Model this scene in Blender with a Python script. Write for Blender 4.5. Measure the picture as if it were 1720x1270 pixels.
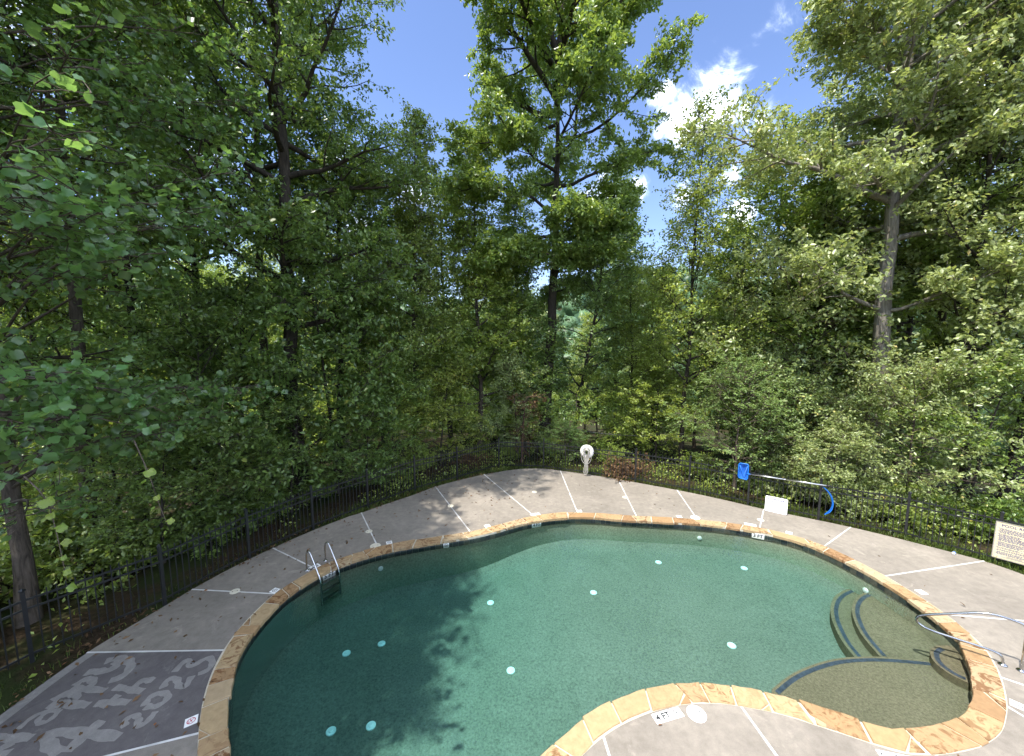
import bpy, bmesh, math, random
import numpy as np
from mathutils import Vector, Matrix

for _o in list(bpy.data.objects):
    bpy.data.objects.remove(_o)
scene = bpy.context.scene
R = math.radians
COL = scene.collection

# ------------------------------------------------------------------ camera
CAM_H = 5.5
cam_data = bpy.data.cameras.new("camera")
cam_data.sensor_fit = 'HORIZONTAL'
cam_data.sensor_width = 36.0
cam_data.lens = 36.0 * 650.0 / 1720.0
cam_data.clip_start = 0.05
cam_data.clip_end = 6000.0
cam = bpy.data.objects.new("camera", cam_data)
COL.objects.link(cam)
cam.location = (0.0, 0.0, CAM_H)
cam.rotation_euler = (R(90.0 - 6.2), 0.0, 0.0)
scene.camera = cam

# ------------------------------------------------------------------ sun and sky
SUN_EL = 66.0
SHADOW_AZ = 38.0                       # shadows fall towards +x, +y
sun_data = bpy.data.lights.new("sun", 'SUN')
sun_data.energy = 2.05
sun_data.angle = R(0.53)
sun_data.color = (1.0, 0.95, 0.87)
sun = bpy.data.objects.new("sun", sun_data)
COL.objects.link(sun)
_travel = Vector((math.cos(R(SUN_EL)) * math.cos(R(SHADOW_AZ)), math.cos(R(SUN_EL)) * math.sin(R(SHADOW_AZ)), -math.sin(R(SUN_EL))))
sun.rotation_euler = _travel.to_track_quat('-Z', 'Y').to_euler()
sun.location = (-20, -15, 60)

world = bpy.data.worlds.new("World")
scene.world = world
world.use_nodes = True
wn, wl = world.node_tree.nodes, world.node_tree.links
wn.clear()
w_out = wn.new('ShaderNodeOutputWorld')
w_bg = wn.new('ShaderNodeBackground')
w_bg.inputs['Strength'].default_value = 0.15
sky = wn.new('ShaderNodeTexSky')
sky.sky_type = 'NISHITA'
sky.sun_disc = False
sky.sun_elevation = R(SUN_EL)
sky.sun_rotation = math.atan2(-_travel.x, -_travel.y)
sky.altitude = 300.0
sky.air_density = 1.0
sky.dust_density = 0.4
sky.ozone_density = 2.2


def wmath(op, a, b=None, c=None):
    n = wn.new('ShaderNodeMath')
    n.operation = op
    for i, v in enumerate((a, b, c)):
        if v is None:
            continue
        if isinstance(v, (int, float)):
            n.inputs[i].default_value = v
        else:
            wl.new(v, n.inputs[i])
    return n.outputs[0]


# fair-weather cumulus: puffs placed by direction, broken up by noise; extra unseen ones added for fill light
w_tc = wn.new('ShaderNodeTexCoord')
w_dir = w_tc.outputs['Generated']


def wnoise(scale, detail, rough, dist):
    n = wn.new('ShaderNodeTexNoise')
    n.inputs['Scale'].default_value = scale
    n.inputs['Detail'].default_value = detail
    n.inputs['Roughness'].default_value = rough
    n.inputs['Distortion'].default_value = dist
    wl.new(w_dir, n.inputs['Vector'])
    return n.outputs['Fac']


CLOUDS = [  # unit direction, angular radius, density
    (0.473, 0.783, 0.404, 0.05, 0.95), (0.424, 0.787, 0.448, 0.05, 0.9), (0.463, 0.715, 0.524, 0.05, 0.66), (0.431, 0.736, 0.521, 0.035, 0.6),
    (0.347, 0.83, 0.436, 0.06, 1.0), (0.393, 0.804, 0.447, 0.069, 1.0), (0.446, 0.79, 0.421, 0.052, 1.0), (0.305, 0.824, 0.477, 0.033, 0.9),
    (0.488, 0.781, 0.389, 0.022, 0.8), (0.304, 0.856, 0.418, 0.028, 0.8), (0.439, 0.725, 0.532, 0.043, 0.62), (0.473, 0.702, 0.532, 0.033, 0.6),
    (0.479, 0.721, 0.501, 0.028, 0.5),
    (0.278, 0.901, 0.332, 0.037, 1.0), (0.205, 0.927, 0.315, 0.056, 1.0), (0.447, 0.831, 0.332, 0.037, 1.0), (0.479, 0.841, 0.25, 0.05, 1.0),
    (0.375, 0.877, 0.301, 0.045, 1.0), (0.631, 0.701, 0.333, 0.094, 1.0), (0.692, 0.674, 0.26, 0.081, 1.0), (0.605, 0.743, 0.286, 0.062, 1.0),
    (0.705, 0.597, 0.384, 0.075, 0.9), (-0.373, 0.853, 0.364, 0.052, 1.0), (-0.35, 0.886, 0.304, 0.062, 1.0), (-0.334, 0.908, 0.254, 0.05, 1.0),
    (-0.561, 0.734, 0.383, 0.081, 1.0), (-0.658, 0.607, 0.445, 0.075, 1.0), (-0.218, 0.923, 0.317, 0.062, 1.0), (-0.436, 0.735, 0.52, 0.056, 0.9),
    (0.985, 0.002, 0.175, 0.092, 1.0), (0.944, 0.139, 0.298, 0.078, 1.0), (0.98, 0.031, 0.194, 0.068, 1.0), (0.34, 0.128, 0.932, 0.075, 1.0),
    (0.239, 0.094, 0.966, 0.128, 1.0), (0.367, -0.03, 0.93, 0.114, 1.0), (-0.037, -0.913, 0.406, 0.129, 1.0), (-0.022, -0.908, 0.419, 0.106, 1.0),
    (0.061, -0.92, 0.387, 0.093, 1.0), (-0.483, -0.615, 0.623, 0.063, 1.0), (-0.563, -0.605, 0.563, 0.103, 1.0), (-0.421, -0.613, 0.669, 0.076, 1.0),
    (0.49, -0.805, 0.333, 0.12, 1.0), (0.433, -0.766, 0.475, 0.068, 1.0), (0.364, -0.825, 0.432, 0.109, 1.0), (0.881, 0.066, 0.468, 0.116, 1.0),
    (0.843, 0.157, 0.514, 0.137, 1.0), (0.758, 0.017, 0.652, 0.122, 1.0), (0.192, -0.175, 0.966, 0.075, 1.0), (0.139, -0.329, 0.934, 0.137, 1.0),
    (0.12, -0.386, 0.915, 0.074, 1.0), (-0.789, 0.072, 0.61, 0.094, 1.0), (-0.891, 0.07, 0.449, 0.073, 1.0), (-0.863, 0.102, 0.494, 0.099, 1.0),
    (0.125, 0.008, 0.992, 0.093, 1.0), (0.348, -0.004, 0.938, 0.093, 1.0), (0.12, -0.019, 0.993, 0.131, 1.0), (-0.739, 0.293, 0.607, 0.077, 1.0),
    (-0.688, 0.436, 0.581, 0.064, 1.0), (-0.521, 0.361, 0.774, 0.092, 1.0), (-0.274, 0.537, 0.797, 0.067, 1.0), (-0.363, 0.5, 0.786, 0.134, 1.0),
    (-0.354, 0.478, 0.804, 0.111, 1.0), (-0.645, 0.342, 0.684, 0.134, 1.0), (-0.542, 0.179, 0.821, 0.137, 1.0), (-0.597, 0.168, 0.785, 0.07, 1.0),
    (-0.219, 0.489, 0.844, 0.106, 1.0), (-0.055, 0.668, 0.742, 0.06, 1.0), (-0.013, 0.448, 0.894, 0.069, 1.0), (-0.323, 0.173, 0.93, 0.076, 1.0),
    (-0.366, 0.122, 0.922, 0.122, 1.0), (-0.483, 0.195, 0.854, 0.063, 1.0), (-0.367, -0.66, 0.656, 0.089, 1.0), (-0.391, -0.68, 0.62, 0.127, 1.0),
    (-0.322, -0.684, 0.654, 0.09, 1.0), (-0.816, 0.179, 0.55, 0.068, 1.0), (-0.827, 0.204, 0.524, 0.101, 1.0), (-0.804, 0.269, 0.53, 0.065, 1.0),
    (0.658, 0.363, 0.66, 0.161, 1.0), (0.649, 0.342, 0.679, 0.111, 1.0), (-0.42, -0.901, 0.108, 0.094, 1.0), (-0.41, -0.86, 0.304, 0.145, 1.0),  # from here down: larger puffs out of view, added to raise the fill light
    (0.129, -0.984, 0.126, 0.164, 1.0), (-0.092, -0.968, 0.232, 0.14, 1.0), (0.586, -0.551, 0.595, 0.111, 1.0), (0.674, -0.469, 0.571, 0.17, 1.0),
    (-0.666, 0.086, 0.741, 0.133, 1.0), (-0.523, -0.056, 0.85, 0.17, 1.0), (0.438, -0.732, 0.522, 0.125, 1.0), (0.342, -0.817, 0.464, 0.179, 1.0),
    (0.038, -0.854, 0.518, 0.145, 1.0), (0.038, -0.868, 0.494, 0.105, 1.0), (0.305, -0.219, 0.927, 0.099, 1.0), (0.207, -0.146, 0.967, 0.124, 1.0),
    (-0.617, -0.192, 0.763, 0.179, 1.0), (-0.533, -0.267, 0.803, 0.134, 1.0), (0.695, -0.69, 0.201, 0.162, 1.0), (0.68, -0.622, 0.388, 0.095, 1.0),
    (0.953, -0.139, 0.27, 0.12, 1.0), (0.92, 0.071, 0.386, 0.133, 1.0), (0.376, 0.062, 0.924, 0.109, 1.0), (0.369, 0.064, 0.927, 0.144, 1.0),
    (0.411, -0.699, 0.585, 0.115, 1.0), (0.368, -0.724, 0.583, 0.176, 1.0), (-0.392, -0.389, 0.834, 0.176, 1.0), (-0.336, -0.46, 0.822, 0.098, 1.0),
    (0.428, 0.22, 0.877, 0.119, 1.0), (0.427, 0.27, 0.863, 0.107, 1.0), (0.44, -0.55, 0.709, 0.169, 1.0), (0.598, -0.455, 0.66, 0.132, 1.0),
    (0.576, 0.381, 0.724, 0.094, 1.0), (0.552, 0.247, 0.797, 0.117, 1.0), (0.091, -0.823, 0.56, 0.136, 1.0), (0.052, -0.782, 0.621, 0.153, 1.0),
    (-0.233, -0.678, 0.697, 0.122, 1.0), (-0.208, -0.779, 0.591, 0.097, 1.0), (0.31, 0.48, 0.82, 0.092, 1.0), (0.29, 0.494, 0.82, 0.125, 1.0),
    (0.464, -0.845, 0.265, 0.153, 1.0), (0.632, -0.714, 0.302, 0.111, 1.0), (0.661, -0.575, 0.483, 0.133, 1.0), (0.54, -0.563, 0.625, 0.16, 1.0),
    (-0.417, -0.356, 0.836, 0.151, 1.0), (-0.538, -0.347, 0.768, 0.145, 1.0), (-0.169, 0.016, 0.985, 0.118, 1.0), (-0.306, 0.05, 0.951, 0.097, 1.0),
    (0.437, -0.137, 0.889, 0.176, 1.0), (0.4, -0.196, 0.895, 0.148, 1.0), (-0.817, -0.485, 0.311, 0.166, 1.0), (-0.908, -0.331, 0.256, 0.144, 1.0),
    (-0.42, -0.431, 0.799, 0.247, 1.1), (0.068, -0.311, 0.948, 0.231, 1.1), (0.174, -0.885, 0.432, 0.22, 1.1), (-0.433, -0.863, 0.26, 0.184, 1.1),
    (0.366, -0.069, 0.928, 0.244, 1.1), (0.458, 0.292, 0.84, 0.175, 1.1), (-0.632, -0.695, 0.344, 0.16, 1.1), (0.208, 0.046, 0.977, 0.256, 1.1),
    (0.266, -0.067, 0.961, 0.219, 1.1), (-0.823, -0.401, 0.402, 0.264, 1.1), (-0.243, -0.095, 0.965, 0.258, 1.1), (0.816, -0.258, 0.517, 0.178, 1.1),
    (0.681, -0.228, 0.696, 0.16, 1.1), (-0.779, -0.379, 0.5, 0.194, 1.1), (-0.723, 0.332, 0.606, 0.195, 1.1), (0.075, -0.632, 0.771, 0.166, 1.1),
    (-0.484, -0.001, 0.875, 0.162, 1.1), (-0.83, 0.201, 0.521, 0.224, 1.1), (0.264, 0.122, 0.957, 0.182, 1.1), (-0.347, 0.012, 0.938, 0.264, 1.1),
    (0.712, -0.48, 0.513, 0.218, 1.1), (-0.932, 0.151, 0.33, 0.242, 1.1),
]
w_acc = None
for (cx_, cy_, cz_, cr_, dn_) in CLOUDS:
    n_ = wn.new('ShaderNodeVectorMath')
    n_.operation = 'DISTANCE'
    wl.new(w_dir, n_.inputs[0])
    n_.inputs[1].default_value = (cx_, cy_, cz_)
    b = wmath('MULTIPLY_ADD', n_.outputs['Value'], -0.80 / cr_, 1.06 * dn_)
    w_acc = b if w_acc is None else wmath('SMOOTH_MAX', w_acc, b, 0.25)
w_acc = wmath('MAXIMUM', w_acc, -0.6)
w_den = wmath('ADD', w_acc, wmath('MULTIPLY', wmath('SUBTRACT', wnoise(9.0, 8.0, 0.62, 0.7), 0.5), 3.2))
w_den = wmath('ADD', w_den, wmath('MULTIPLY', wmath('SUBTRACT', wnoise(30.0, 6.0, 0.6, 0.4), 0.5), 0.9))
w_ss = wn.new('ShaderNodeMapRange')
w_ss.interpolation_type = 'SMOOTHSTEP'
w_ss.inputs['From Min'].default_value = 0.10
w_ss.inputs['From Max'].default_value = 1.45
wl.new(w_den, w_ss.inputs['Value'])
w_mix = wn.new('ShaderNodeMix')
w_mix.data_type = 'RGBA'
wl.new(wmath('POWER', w_ss.outputs[0], 2.4), w_mix.inputs[0])
w_tint = wn.new('ShaderNodeMix')
w_tint.data_type = 'RGBA'
w_tint.blend_type = 'MULTIPLY'
w_tint.inputs[0].default_value = 1.0
w_tint.inputs[7].default_value = (0.44, 0.432, 0.49, 1.0)
wl.new(sky.outputs[0], w_tint.inputs[6])
wl.new(w_tint.outputs[2], w_mix.inputs[6])
w_mix.inputs[7].default_value = (12.2, 13.0, 14.0, 1.0)
wl.new(w_mix.outputs[2], w_bg.inputs['Color'])
wl.new(w_bg.outputs[0], w_out.inputs['Surface'])

scene.view_settings.view_transform = 'Standard'
scene.view_settings.look = 'None'
scene.view_settings.exposure = 2.0
scene.view_settings.gamma = 1.0
scene.view_settings.use_curve_mapping = False
scene.render.engine = 'CYCLES'
scene.cycles.max_bounces = 7
scene.cycles.diffuse_bounces = 4
scene.cycles.glossy_bounces = 3
scene.cycles.transmission_bounces = 4
scene.cycles.transparent_max_bounces = 12
scene.cycles.caustics_reflective = False
scene.cycles.caustics_refractive = False
scene.cycles.use_denoising = True
scene.cycles.use_adaptive_sampling = True
scene.cycles.adaptive_threshold = 0.02

# ------------------------------------------------------------------ surveyed coordinates (metres)
POOL = [(-3.701, 4.529), (-3.956, 4.837), (-4.209, 5.184), (-4.459, 5.579), (-4.642, 5.972), (-4.761, 6.35), (-4.819, 6.731), (-4.827, 7.138), (-4.789, 7.556), (-4.662, 7.941), (-4.455, 8.365), (-4.2, 8.71), (-3.819, 9.007), (-3.338, 9.323), (-2.652, 9.603), (-1.915, 9.838), (-1.14, 10.053), (-0.502, 10.343), (0.174, 10.755), (0.71, 11.01), (1.353, 11.2), (2.052, 11.277), (2.707, 11.2), (3.216, 11.085), (4.247, 10.973), (5.259, 10.863), (6.039, 10.685), (6.755, 10.444), (7.374, 10.117), (7.719, 9.808), (7.971, 9.405), (8.131, 8.982), (8.23, 8.569), (8.286, 8.212), (8.306, 7.862), (8.318, 7.52), (8.288, 7.222), (8.231, 6.898), (8.129, 6.585), (8.043, 6.377), (7.818, 6.093), (7.626, 5.878), (7.275, 5.548), (6.997, 5.336), (6.664, 5.12), (6.331, 4.997), (6.068, 4.928), (5.678, 4.878), (5.352, 4.87), (5.191, 4.903), (4.97, 5.005), (4.722, 5.12), (4.457, 5.231), (4.188, 5.356), (3.888, 5.455), (3.56, 5.527), (3.218, 5.59), (2.891, 5.6), (2.551, 5.579), (2.198, 5.517), (1.757, 5.385), (1.302, 5.194), (0.889, 4.937), (0.573, 4.678), (0.392, 4.529), (-0.15, 4.0), (-0.75, 3.35), (-1.6, 2.95), (-2.5, 3.0), (-3.2, 3.5), (-3.6, 4.1)]
OUTER = [(-7.462, 5.076), (-7.481, 5.517), (-7.43, 6.207), (-7.334, 6.614), (-7.119, 7.359), (-6.984, 7.921), (-6.691, 8.71), (-6.252, 9.546), (-5.724, 10.41), (-4.971, 11.395), (-4.722, 11.557), (-4.126, 12.247), (-3.403, 12.97), (-2.825, 13.722), (-1.908, 14.436), (-1.142, 14.953), (-0.172, 15.435), (0.522, 15.651), (1.317, 15.651), (1.986, 15.435), (3.315, 14.886), (4.093, 14.436), (5.947, 13.389), (7.001, 12.671), (8.015, 11.849), (8.582, 11.496), (9.763, 10.72), (10.608, 9.991), (11.259, 9.35), (11.618, 8.982), (11.876, 8.432)]
POSTS = [(-8.203, 6.056), (-7.174, 7.448), (-6.548, 9.11), (-5.71, 10.58), (-4.639, 11.936), (-3.474, 13.336), (-2.115, 14.436), (-0.552, 15.799), (1.317, 15.651), (4.682, 14.19), (6.305, 13.282), (7.752, 12.202), (9.214, 11.123), (10.815, 10.117), (11.834, 8.931)]
STEP1 = [(8.525, 8.814), (8.077, 8.682), (7.684, 8.47), (7.342, 8.16), (7.084, 7.834), (6.897, 7.489), (6.733, 7.126), (6.667, 6.78)]
STEP2 = [(8.559, 8.436), (8.211, 8.365), (7.848, 8.153), (7.539, 7.864), (7.315, 7.555), (7.095, 7.14), (6.986, 6.648)]
LEDGE = [(4.419, 5.85), (4.937, 6.144), (5.524, 6.357), (6.068, 6.486), (6.704, 6.519), (7.216, 6.473), (7.595, 6.42)]
SMALL = [(8.002, 6.608), (7.812, 6.536), (7.696, 6.43), (7.612, 6.307), (7.591, 6.189), (7.614, 6.063), (7.689, 5.969)]
LETTERS = {'y': [[(-7.002, 5.798), (-6.871, 5.824), (-6.665, 5.824), (-6.628, 5.946), (-6.737, 6.029)], [(-6.91, 6.015), (-6.776, 6.092), (-6.538, 6.043), (-6.382, 5.932), (-6.319, 5.798), (-6.351, 5.694), (-6.456, 5.644)]], 'p2': [[(-6.916, 5.521), (-6.629, 5.497), (-6.344, 5.473)], [(-6.913, 5.557), (-6.905, 5.669), (-6.785, 5.682), (-6.66, 5.606), (-6.668, 5.533)]], 'p1': [[(-6.937, 5.245), (-6.688, 5.245), (-6.343, 5.234)], [(-6.961, 5.301), (-6.924, 5.415), (-6.801, 5.438), (-6.659, 5.368), (-6.667, 5.301), (-6.783, 5.256)]], 'a': [[(-6.945, 4.875), (-6.968, 5.003), (-6.941, 5.095), (-6.85, 5.137), (-6.691, 5.159)], [(-6.691, 5.159), (-6.646, 5.034), (-6.681, 4.963), (-6.78, 4.963), (-6.846, 5.034), (-6.837, 5.127)]], 'H': [[(-7.209, 4.753), (-7.042, 4.756), (-6.611, 4.762)], [(-6.914, 4.507), (-6.796, 4.713)], [(-6.986, 4.507), (-6.82, 4.532), (-6.664, 4.553)]], 'four': [[(-5.893, 5.003), (-5.921, 4.846), (-5.92, 4.575)], [(-6.47, 4.771), (-6.347, 4.846), (-5.978, 4.827), (-5.419, 4.771)], [(-6.476, 4.809), (-6.264, 4.662), (-5.992, 4.558)]], 't': [[(-6.263, 5.256), (-6.068, 5.289), (-5.785, 5.278)], [(-6.057, 5.403), (-6.08, 5.301), (-6.111, 5.191)]], 'h': [[(-6.254, 5.533), (-6.0, 5.497), (-5.75, 5.461)], [(-5.947, 5.509), (-5.954, 5.606), (-5.917, 5.661), (-5.757, 5.656)]], 'two': [[(-5.475, 4.914), (-5.564, 4.983), (-5.554, 5.064), (-5.473, 5.085), (-5.365, 5.003), (-5.328, 4.924), (-5.238, 4.943), (-5.234, 5.034), (-5.249, 5.137)]], 'zero': [[(-5.503, 5.223), (-5.555, 5.368), (-5.47, 5.438), (-5.331, 5.426), (-5.249, 5.346), (-5.263, 5.256), (-5.338, 5.202), (-5.472, 5.212)]], 'twob': [[(-5.48, 5.521), (-5.545, 5.619), (-5.512, 5.707), (-5.378, 5.669), (-5.282, 5.557), (-5.153, 5.521), (-5.169, 5.619), (-5.208, 5.733)]], 'three': [[(-5.557, 5.811), (-5.581, 6.001), (-5.511, 6.058), (-5.395, 5.918), (-5.337, 5.932), (-5.299, 6.029), (-5.2, 6.115), (-5.044, 5.973), (-5.031, 5.837), (-5.138, 5.771)]]}
FITTINGS = [(4.116, 10.251), (6.349, 9.957), (2.042, 9.052), (-0.534, 8.978), (-0.024, 7.012), (4.516, 7.314), (-2.862, 7.813), (-3.528, 7.565), (-3.097, 5.93), (-2.445, 6.015)]
SPRAYS = [(-4.565, 6.5, 8.094, 8), (-4.854, 6.2, 7.452, 8), (-4.867, 5.0, 7.145, 8), (-5.06, 4.5, 6.853, 7), (-5.467, 6.0, 6.787, 8), (-5.195, 4.2, 6.941, 7), (-5.32, 5.0, 6.427, 7), (-5.225, 8.0, 7.677, 8), (-5.213, 6.0, 4.708, 8), (-5.198, 5.2, 4.486, 8), (-5.351, 4.5, 4.551, 8), (-5.399, 4.2, 5.011, 7), (-5.43, 5.0, 4.84, 8), (-5.337, 8.0, 4.444, 9), (-5.284, 5.6, 4.05, 7), (-5.476, 7.0, 4.024, 8), (-5.538, 4.2, 4.48, 6), (-4.459, 3.9, 7.852, 3), (-4.39, 3.6, 7.185, 3), (-5.153, 5.0, 9.04, 4), (-6.519, 7.5, 10.221, 6), (-6.12, 8.5, 11.518, 7), (-6.463, 8.0, 9.681, 7), (-5.695, 9.0, 10.446, 7), (-5.573, 4.4, 4.076, 4), (-6.076, 4.6, 3.249, 3)]
VINES = [('a', 'hanging shoot with a row of yellow-green leaves at the far left', [(-4.828, 3.7, 4.121), (-4.632, 3.7, 3.906), (-4.581, 3.7, 3.564), (-4.557, 3.7, 3.279), (-4.541, 3.7, 3.022)], 14), ('b', 'hanging shoot with few bright leaves in front of the left fence', [(-4.401, 4.4, 4.29), (-4.257, 4.4, 3.86), (-4.192, 4.4, 3.531), (-4.089, 4.4, 3.198)], 7)]
WIRES = [([(0.0, 18.0, 1.846), (2.047, 17.4, 1.386), (4.009, 17.0, 1.126), (5.815, 16.8, 1.069), (7.698, 16.6, 1.256)], 'thin grey wire sagging behind the life ring'), ([(9.991, 13.5, 1.831), (10.947, 12.8, 1.316), (12.033, 12.2, 0.992), (13.708, 11.6, 0.793), (15.407, 11.0, 0.78)], 'thin grey wire sagging above the right fence'), ([(-13.3, 9.2, 0.247), (-12.944, 9.6, 0.346), (-12.25, 10.0, 0.539), (-11.412, 10.8, 0.848)], 'thin grey wire behind the near left fence')]


# ------------------------------------------------------------------ helpers
def tag(o, label=None, cat=None, group=None, kind=None):
    if label: o['label'] = label
    if cat: o['category'] = cat
    if group: o['group'] = group
    if kind: o['kind'] = kind
    return o


def obj(name, mesh, parent=None, loc=None, rz=None):
    o = bpy.data.objects.new(name, mesh)
    COL.objects.link(o)
    if parent is not None: o.parent = parent
    if loc is not None: o.location = loc
    if rz is not None: o.rotation_euler = (0, 0, rz)
    return o


def empty(name, loc=(0, 0, 0), rz=0.0):
    o = bpy.data.objects.new(name, None)
    o.empty_display_size = 0.2
    COL.objects.link(o)
    o.location = loc
    o.rotation_euler = (0, 0, rz)
    return o


def npmesh(name, verts, faces, material=None, smooth=False):
    """verts (n,3); faces: one (m,k) int array or a list of such arrays with different k"""
    me = bpy.data.meshes.new(name)
    verts = np.asarray(verts, np.float32)
    if not isinstance(faces, list): faces = [faces]
    faces = [np.asarray(f, np.int32) for f in faces if len(f)]
    nl = sum(f.size for f in faces)
    npoly = sum(len(f) for f in faces)
    me.vertices.add(len(verts))
    me.vertices.foreach_set('co', verts.ravel())
    me.loops.add(nl)
    me.polygons.add(npoly)
    me.loops.foreach_set('vertex_index', np.concatenate([f.ravel() for f in faces]))
    tot = np.concatenate([np.full(len(f), f.shape[1], np.int32) for f in faces])
    st = np.concatenate([[0], np.cumsum(tot)[:-1]]).astype(np.int32)
    me.polygons.foreach_set('loop_start', st)
    try:
        me.polygons.foreach_set('loop_total', tot)
    except Exception:
        pass
    if smooth:
        me.polygons.foreach_set('use_smooth', np.ones(npoly, bool))
    me.update(calc_edges=True)
    if material is not None: me.materials.append(material)
    return me


def pymesh(name, verts, faces, material=None, smooth=False):
    me = bpy.data.meshes.new(name)
    me.from_pydata([tuple(v) for v in verts], [], faces)
    me.update()
    if smooth:
        for p in me.polygons: p.use_smooth = True
    if material is not None: me.materials.append(material)
    return me


class MB:
    """collects boxes, tubes, prisms; build() links them as one mesh object"""
    def __init__(s): s.v, s.f = [], []

    def add(s, v, f):
        n = len(s.v)
        s.v += [tuple(p) for p in v]
        s.f += [tuple(i + n for i in q) for q in f]

    def box(s, c, d, ax=None):
        c = Vector(c)
        X, Y, Z = ax if ax else (Vector((1, 0, 0)), Vector((0, 1, 0)), Vector((0, 0, 1)))
        pts = [c + X * (sx * d[0] / 2) + Y * (sy * d[1] / 2) + Z * (sz * d[2] / 2) for sz in (-1, 1) for sy in (-1, 1) for sx in (-1, 1)]
        s.add(pts, [(0, 2, 3, 1), (4, 5, 7, 6), (0, 1, 5, 4), (2, 6, 7, 3), (0, 4, 6, 2), (1, 3, 7, 5)])

    def tube(s, pts, r, n=8, caps=True):
        pts = [Vector(p) for p in pts]
        rs = r if isinstance(r, (list, tuple)) else [r] * len(pts)
        ref = None
        V, Fc = [], []
        for i, p in enumerate(pts):
            t = (pts[min(i + 1, len(pts) - 1)] - pts[max(i - 1, 0)])
            t = t.normalized() if t.length > 1e-9 else Vector((0, 0, 1))
            if ref is None:
                ref = t.cross(Vector((0, 0, 1))) if abs(t.z) < 0.9 else t.cross(Vector((1, 0, 0)))
            ref = (ref - t * ref.dot(t)).normalized()
            b = t.cross(ref)
            for k in range(n):
                a = 2 * math.pi * k / n
                V.append(p + (ref * math.cos(a) + b * math.sin(a)) * rs[i])
        for i in range(len(pts) - 1):
            for k in range(n):
                Fc.append((i * n + k, i * n + (k + 1) % n, (i + 1) * n + (k + 1) % n, (i + 1) * n + k))
        if caps:
            Fc.append(tuple(reversed(range(n))))
            Fc.append(tuple(range((len(pts) - 1) * n, len(pts) * n)))
        s.add(V, Fc)

    def prism(s, poly, z0, z1):
        n = len(poly)
        s.add([(x, y, z0) for x, y in poly] + [(x, y, z1) for x, y in poly],
              [tuple(reversed(range(n))), tuple(range(n, 2 * n))] + [(i, (i + 1) % n, n + (i + 1) % n, n + i) for i in range(n)])

    def mesh(s, name, material=None, smooth=False): return pymesh(name, s.v, s.f, material, smooth)

    def build(s, name, material=None, parent=None, smooth=False, loc=None, rz=None):
        return obj(name, s.mesh(name, material, smooth), parent, loc, rz)


def chaikin(p, it=2, closed=True):
    p = np.asarray(p, float)
    for _ in range(it):
        q = np.roll(p, -1, 0) if closed else p[1:]
        a = p if closed else p[:-1]
        r = np.empty((2 * len(a), p.shape[1]))
        r[0::2] = a * .75 + q * .25
        r[1::2] = a * .25 + q * .75
        p = r if closed else np.vstack([p[:1], r, p[-1:]])
    return p


def resample(p, n, closed=False):
    p = np.asarray(p, float)
    if closed: p = np.vstack([p, p[:1]])
    s = np.concatenate([[0], np.cumsum(np.linalg.norm(np.diff(p, axis=0), axis=1))])
    t = np.linspace(0, s[-1], n + 1)[:-1] if closed else np.linspace(0, s[-1], n)
    return np.stack([np.interp(t, s, p[:, k]) for k in range(p.shape[1])], 1)


def normals2(p):
    """outward normals of a closed polygon"""
    t = np.roll(p, -1, 0) - np.roll(p, 1, 0)
    n = np.stack([t[:, 1], -t[:, 0]], 1)
    n /= np.linalg.norm(n, axis=1)[:, None] + 1e-9
    x, y = p[:, 0], p[:, 1]
    area = np.sum(x * np.roll(y, -1) - np.roll(x, -1) * y)
    return n if area > 0 else -n


def inside(poly, x, y):
    x, y = np.asarray(x), np.asarray(y)
    c = np.zeros(x.shape, bool)
    q = np.roll(poly, -1, 0)
    for (x1, y1), (x2, y2) in zip(poly, q):
        m = (y1 > y) != (y2 > y)
        with np.errstate(divide='ignore', invalid='ignore'):
            c ^= m & (x < (x2 - x1) * (y - y1) / (y2 - y1 + 1e-12) + x1)
    return c


def dist_poly(poly, x, y):
    pts = np.stack([np.ravel(x), np.ravel(y)], 1)
    best = np.full(len(pts), 1e9)
    q = np.roll(poly, -1, 0)
    for a, b in zip(poly, q):
        ab = b - a
        t = np.clip(((pts - a) @ ab) / (ab @ ab + 1e-12), 0, 1)
        best = np.minimum(best, np.linalg.norm(pts - (a + t[:, None] * ab), axis=1))
    return best.reshape(np.shape(x))


# ------------------------------------------------------------------ materials
def mat(name):
    m = bpy.data.materials.new(name)
    m.use_nodes = True
    nt = m.node_tree
    return m, nt, nt.nodes, nt.links, nt.nodes['Principled BSDF']


def simple(name, col, rough=0.5, metal=0.0, spec=0.5, var=0.12, scale=12.0, bump=0.0):
    m, nt, n, l, p = mat(name)
    p.inputs['Roughness'].default_value = rough
    p.inputs['Metallic'].default_value = metal
    p.inputs['Specular IOR Level'].default_value = spec
    tc = n.new('ShaderNodeTexCoord')
    nz = n.new('ShaderNodeTexNoise')
    nz.inputs['Scale'].default_value = scale
    nz.inputs['Detail'].default_value = 4
    l.new(tc.outputs['Object'], nz.inputs['Vector'])
    cr = n.new('ShaderNodeValToRGB')
    cr.color_ramp.elements[0].position = 0.3
    cr.color_ramp.elements[1].position = 0.7
    cr.color_ramp.elements[0].color = (*[c * (1 - var) for c in col], 1)
    cr.color_ramp.elements[1].color = (*[min(1, c * (1 + var)) for c in col], 1)
    l.new(nz.outputs['Fac'], cr.inputs[0])
    l.new(cr.outputs[0], p.inputs['Base Color'])
    if bump:
        b = n.new('ShaderNodeBump')
        b.inputs['Strength'].default_value = bump
        b.inputs['Distance'].default_value = 0.02
        l.new(nz.outputs['Fac'], b.inputs['Height'])
        l.new(b.outputs[0], p.inputs['Normal'])
    return m


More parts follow.
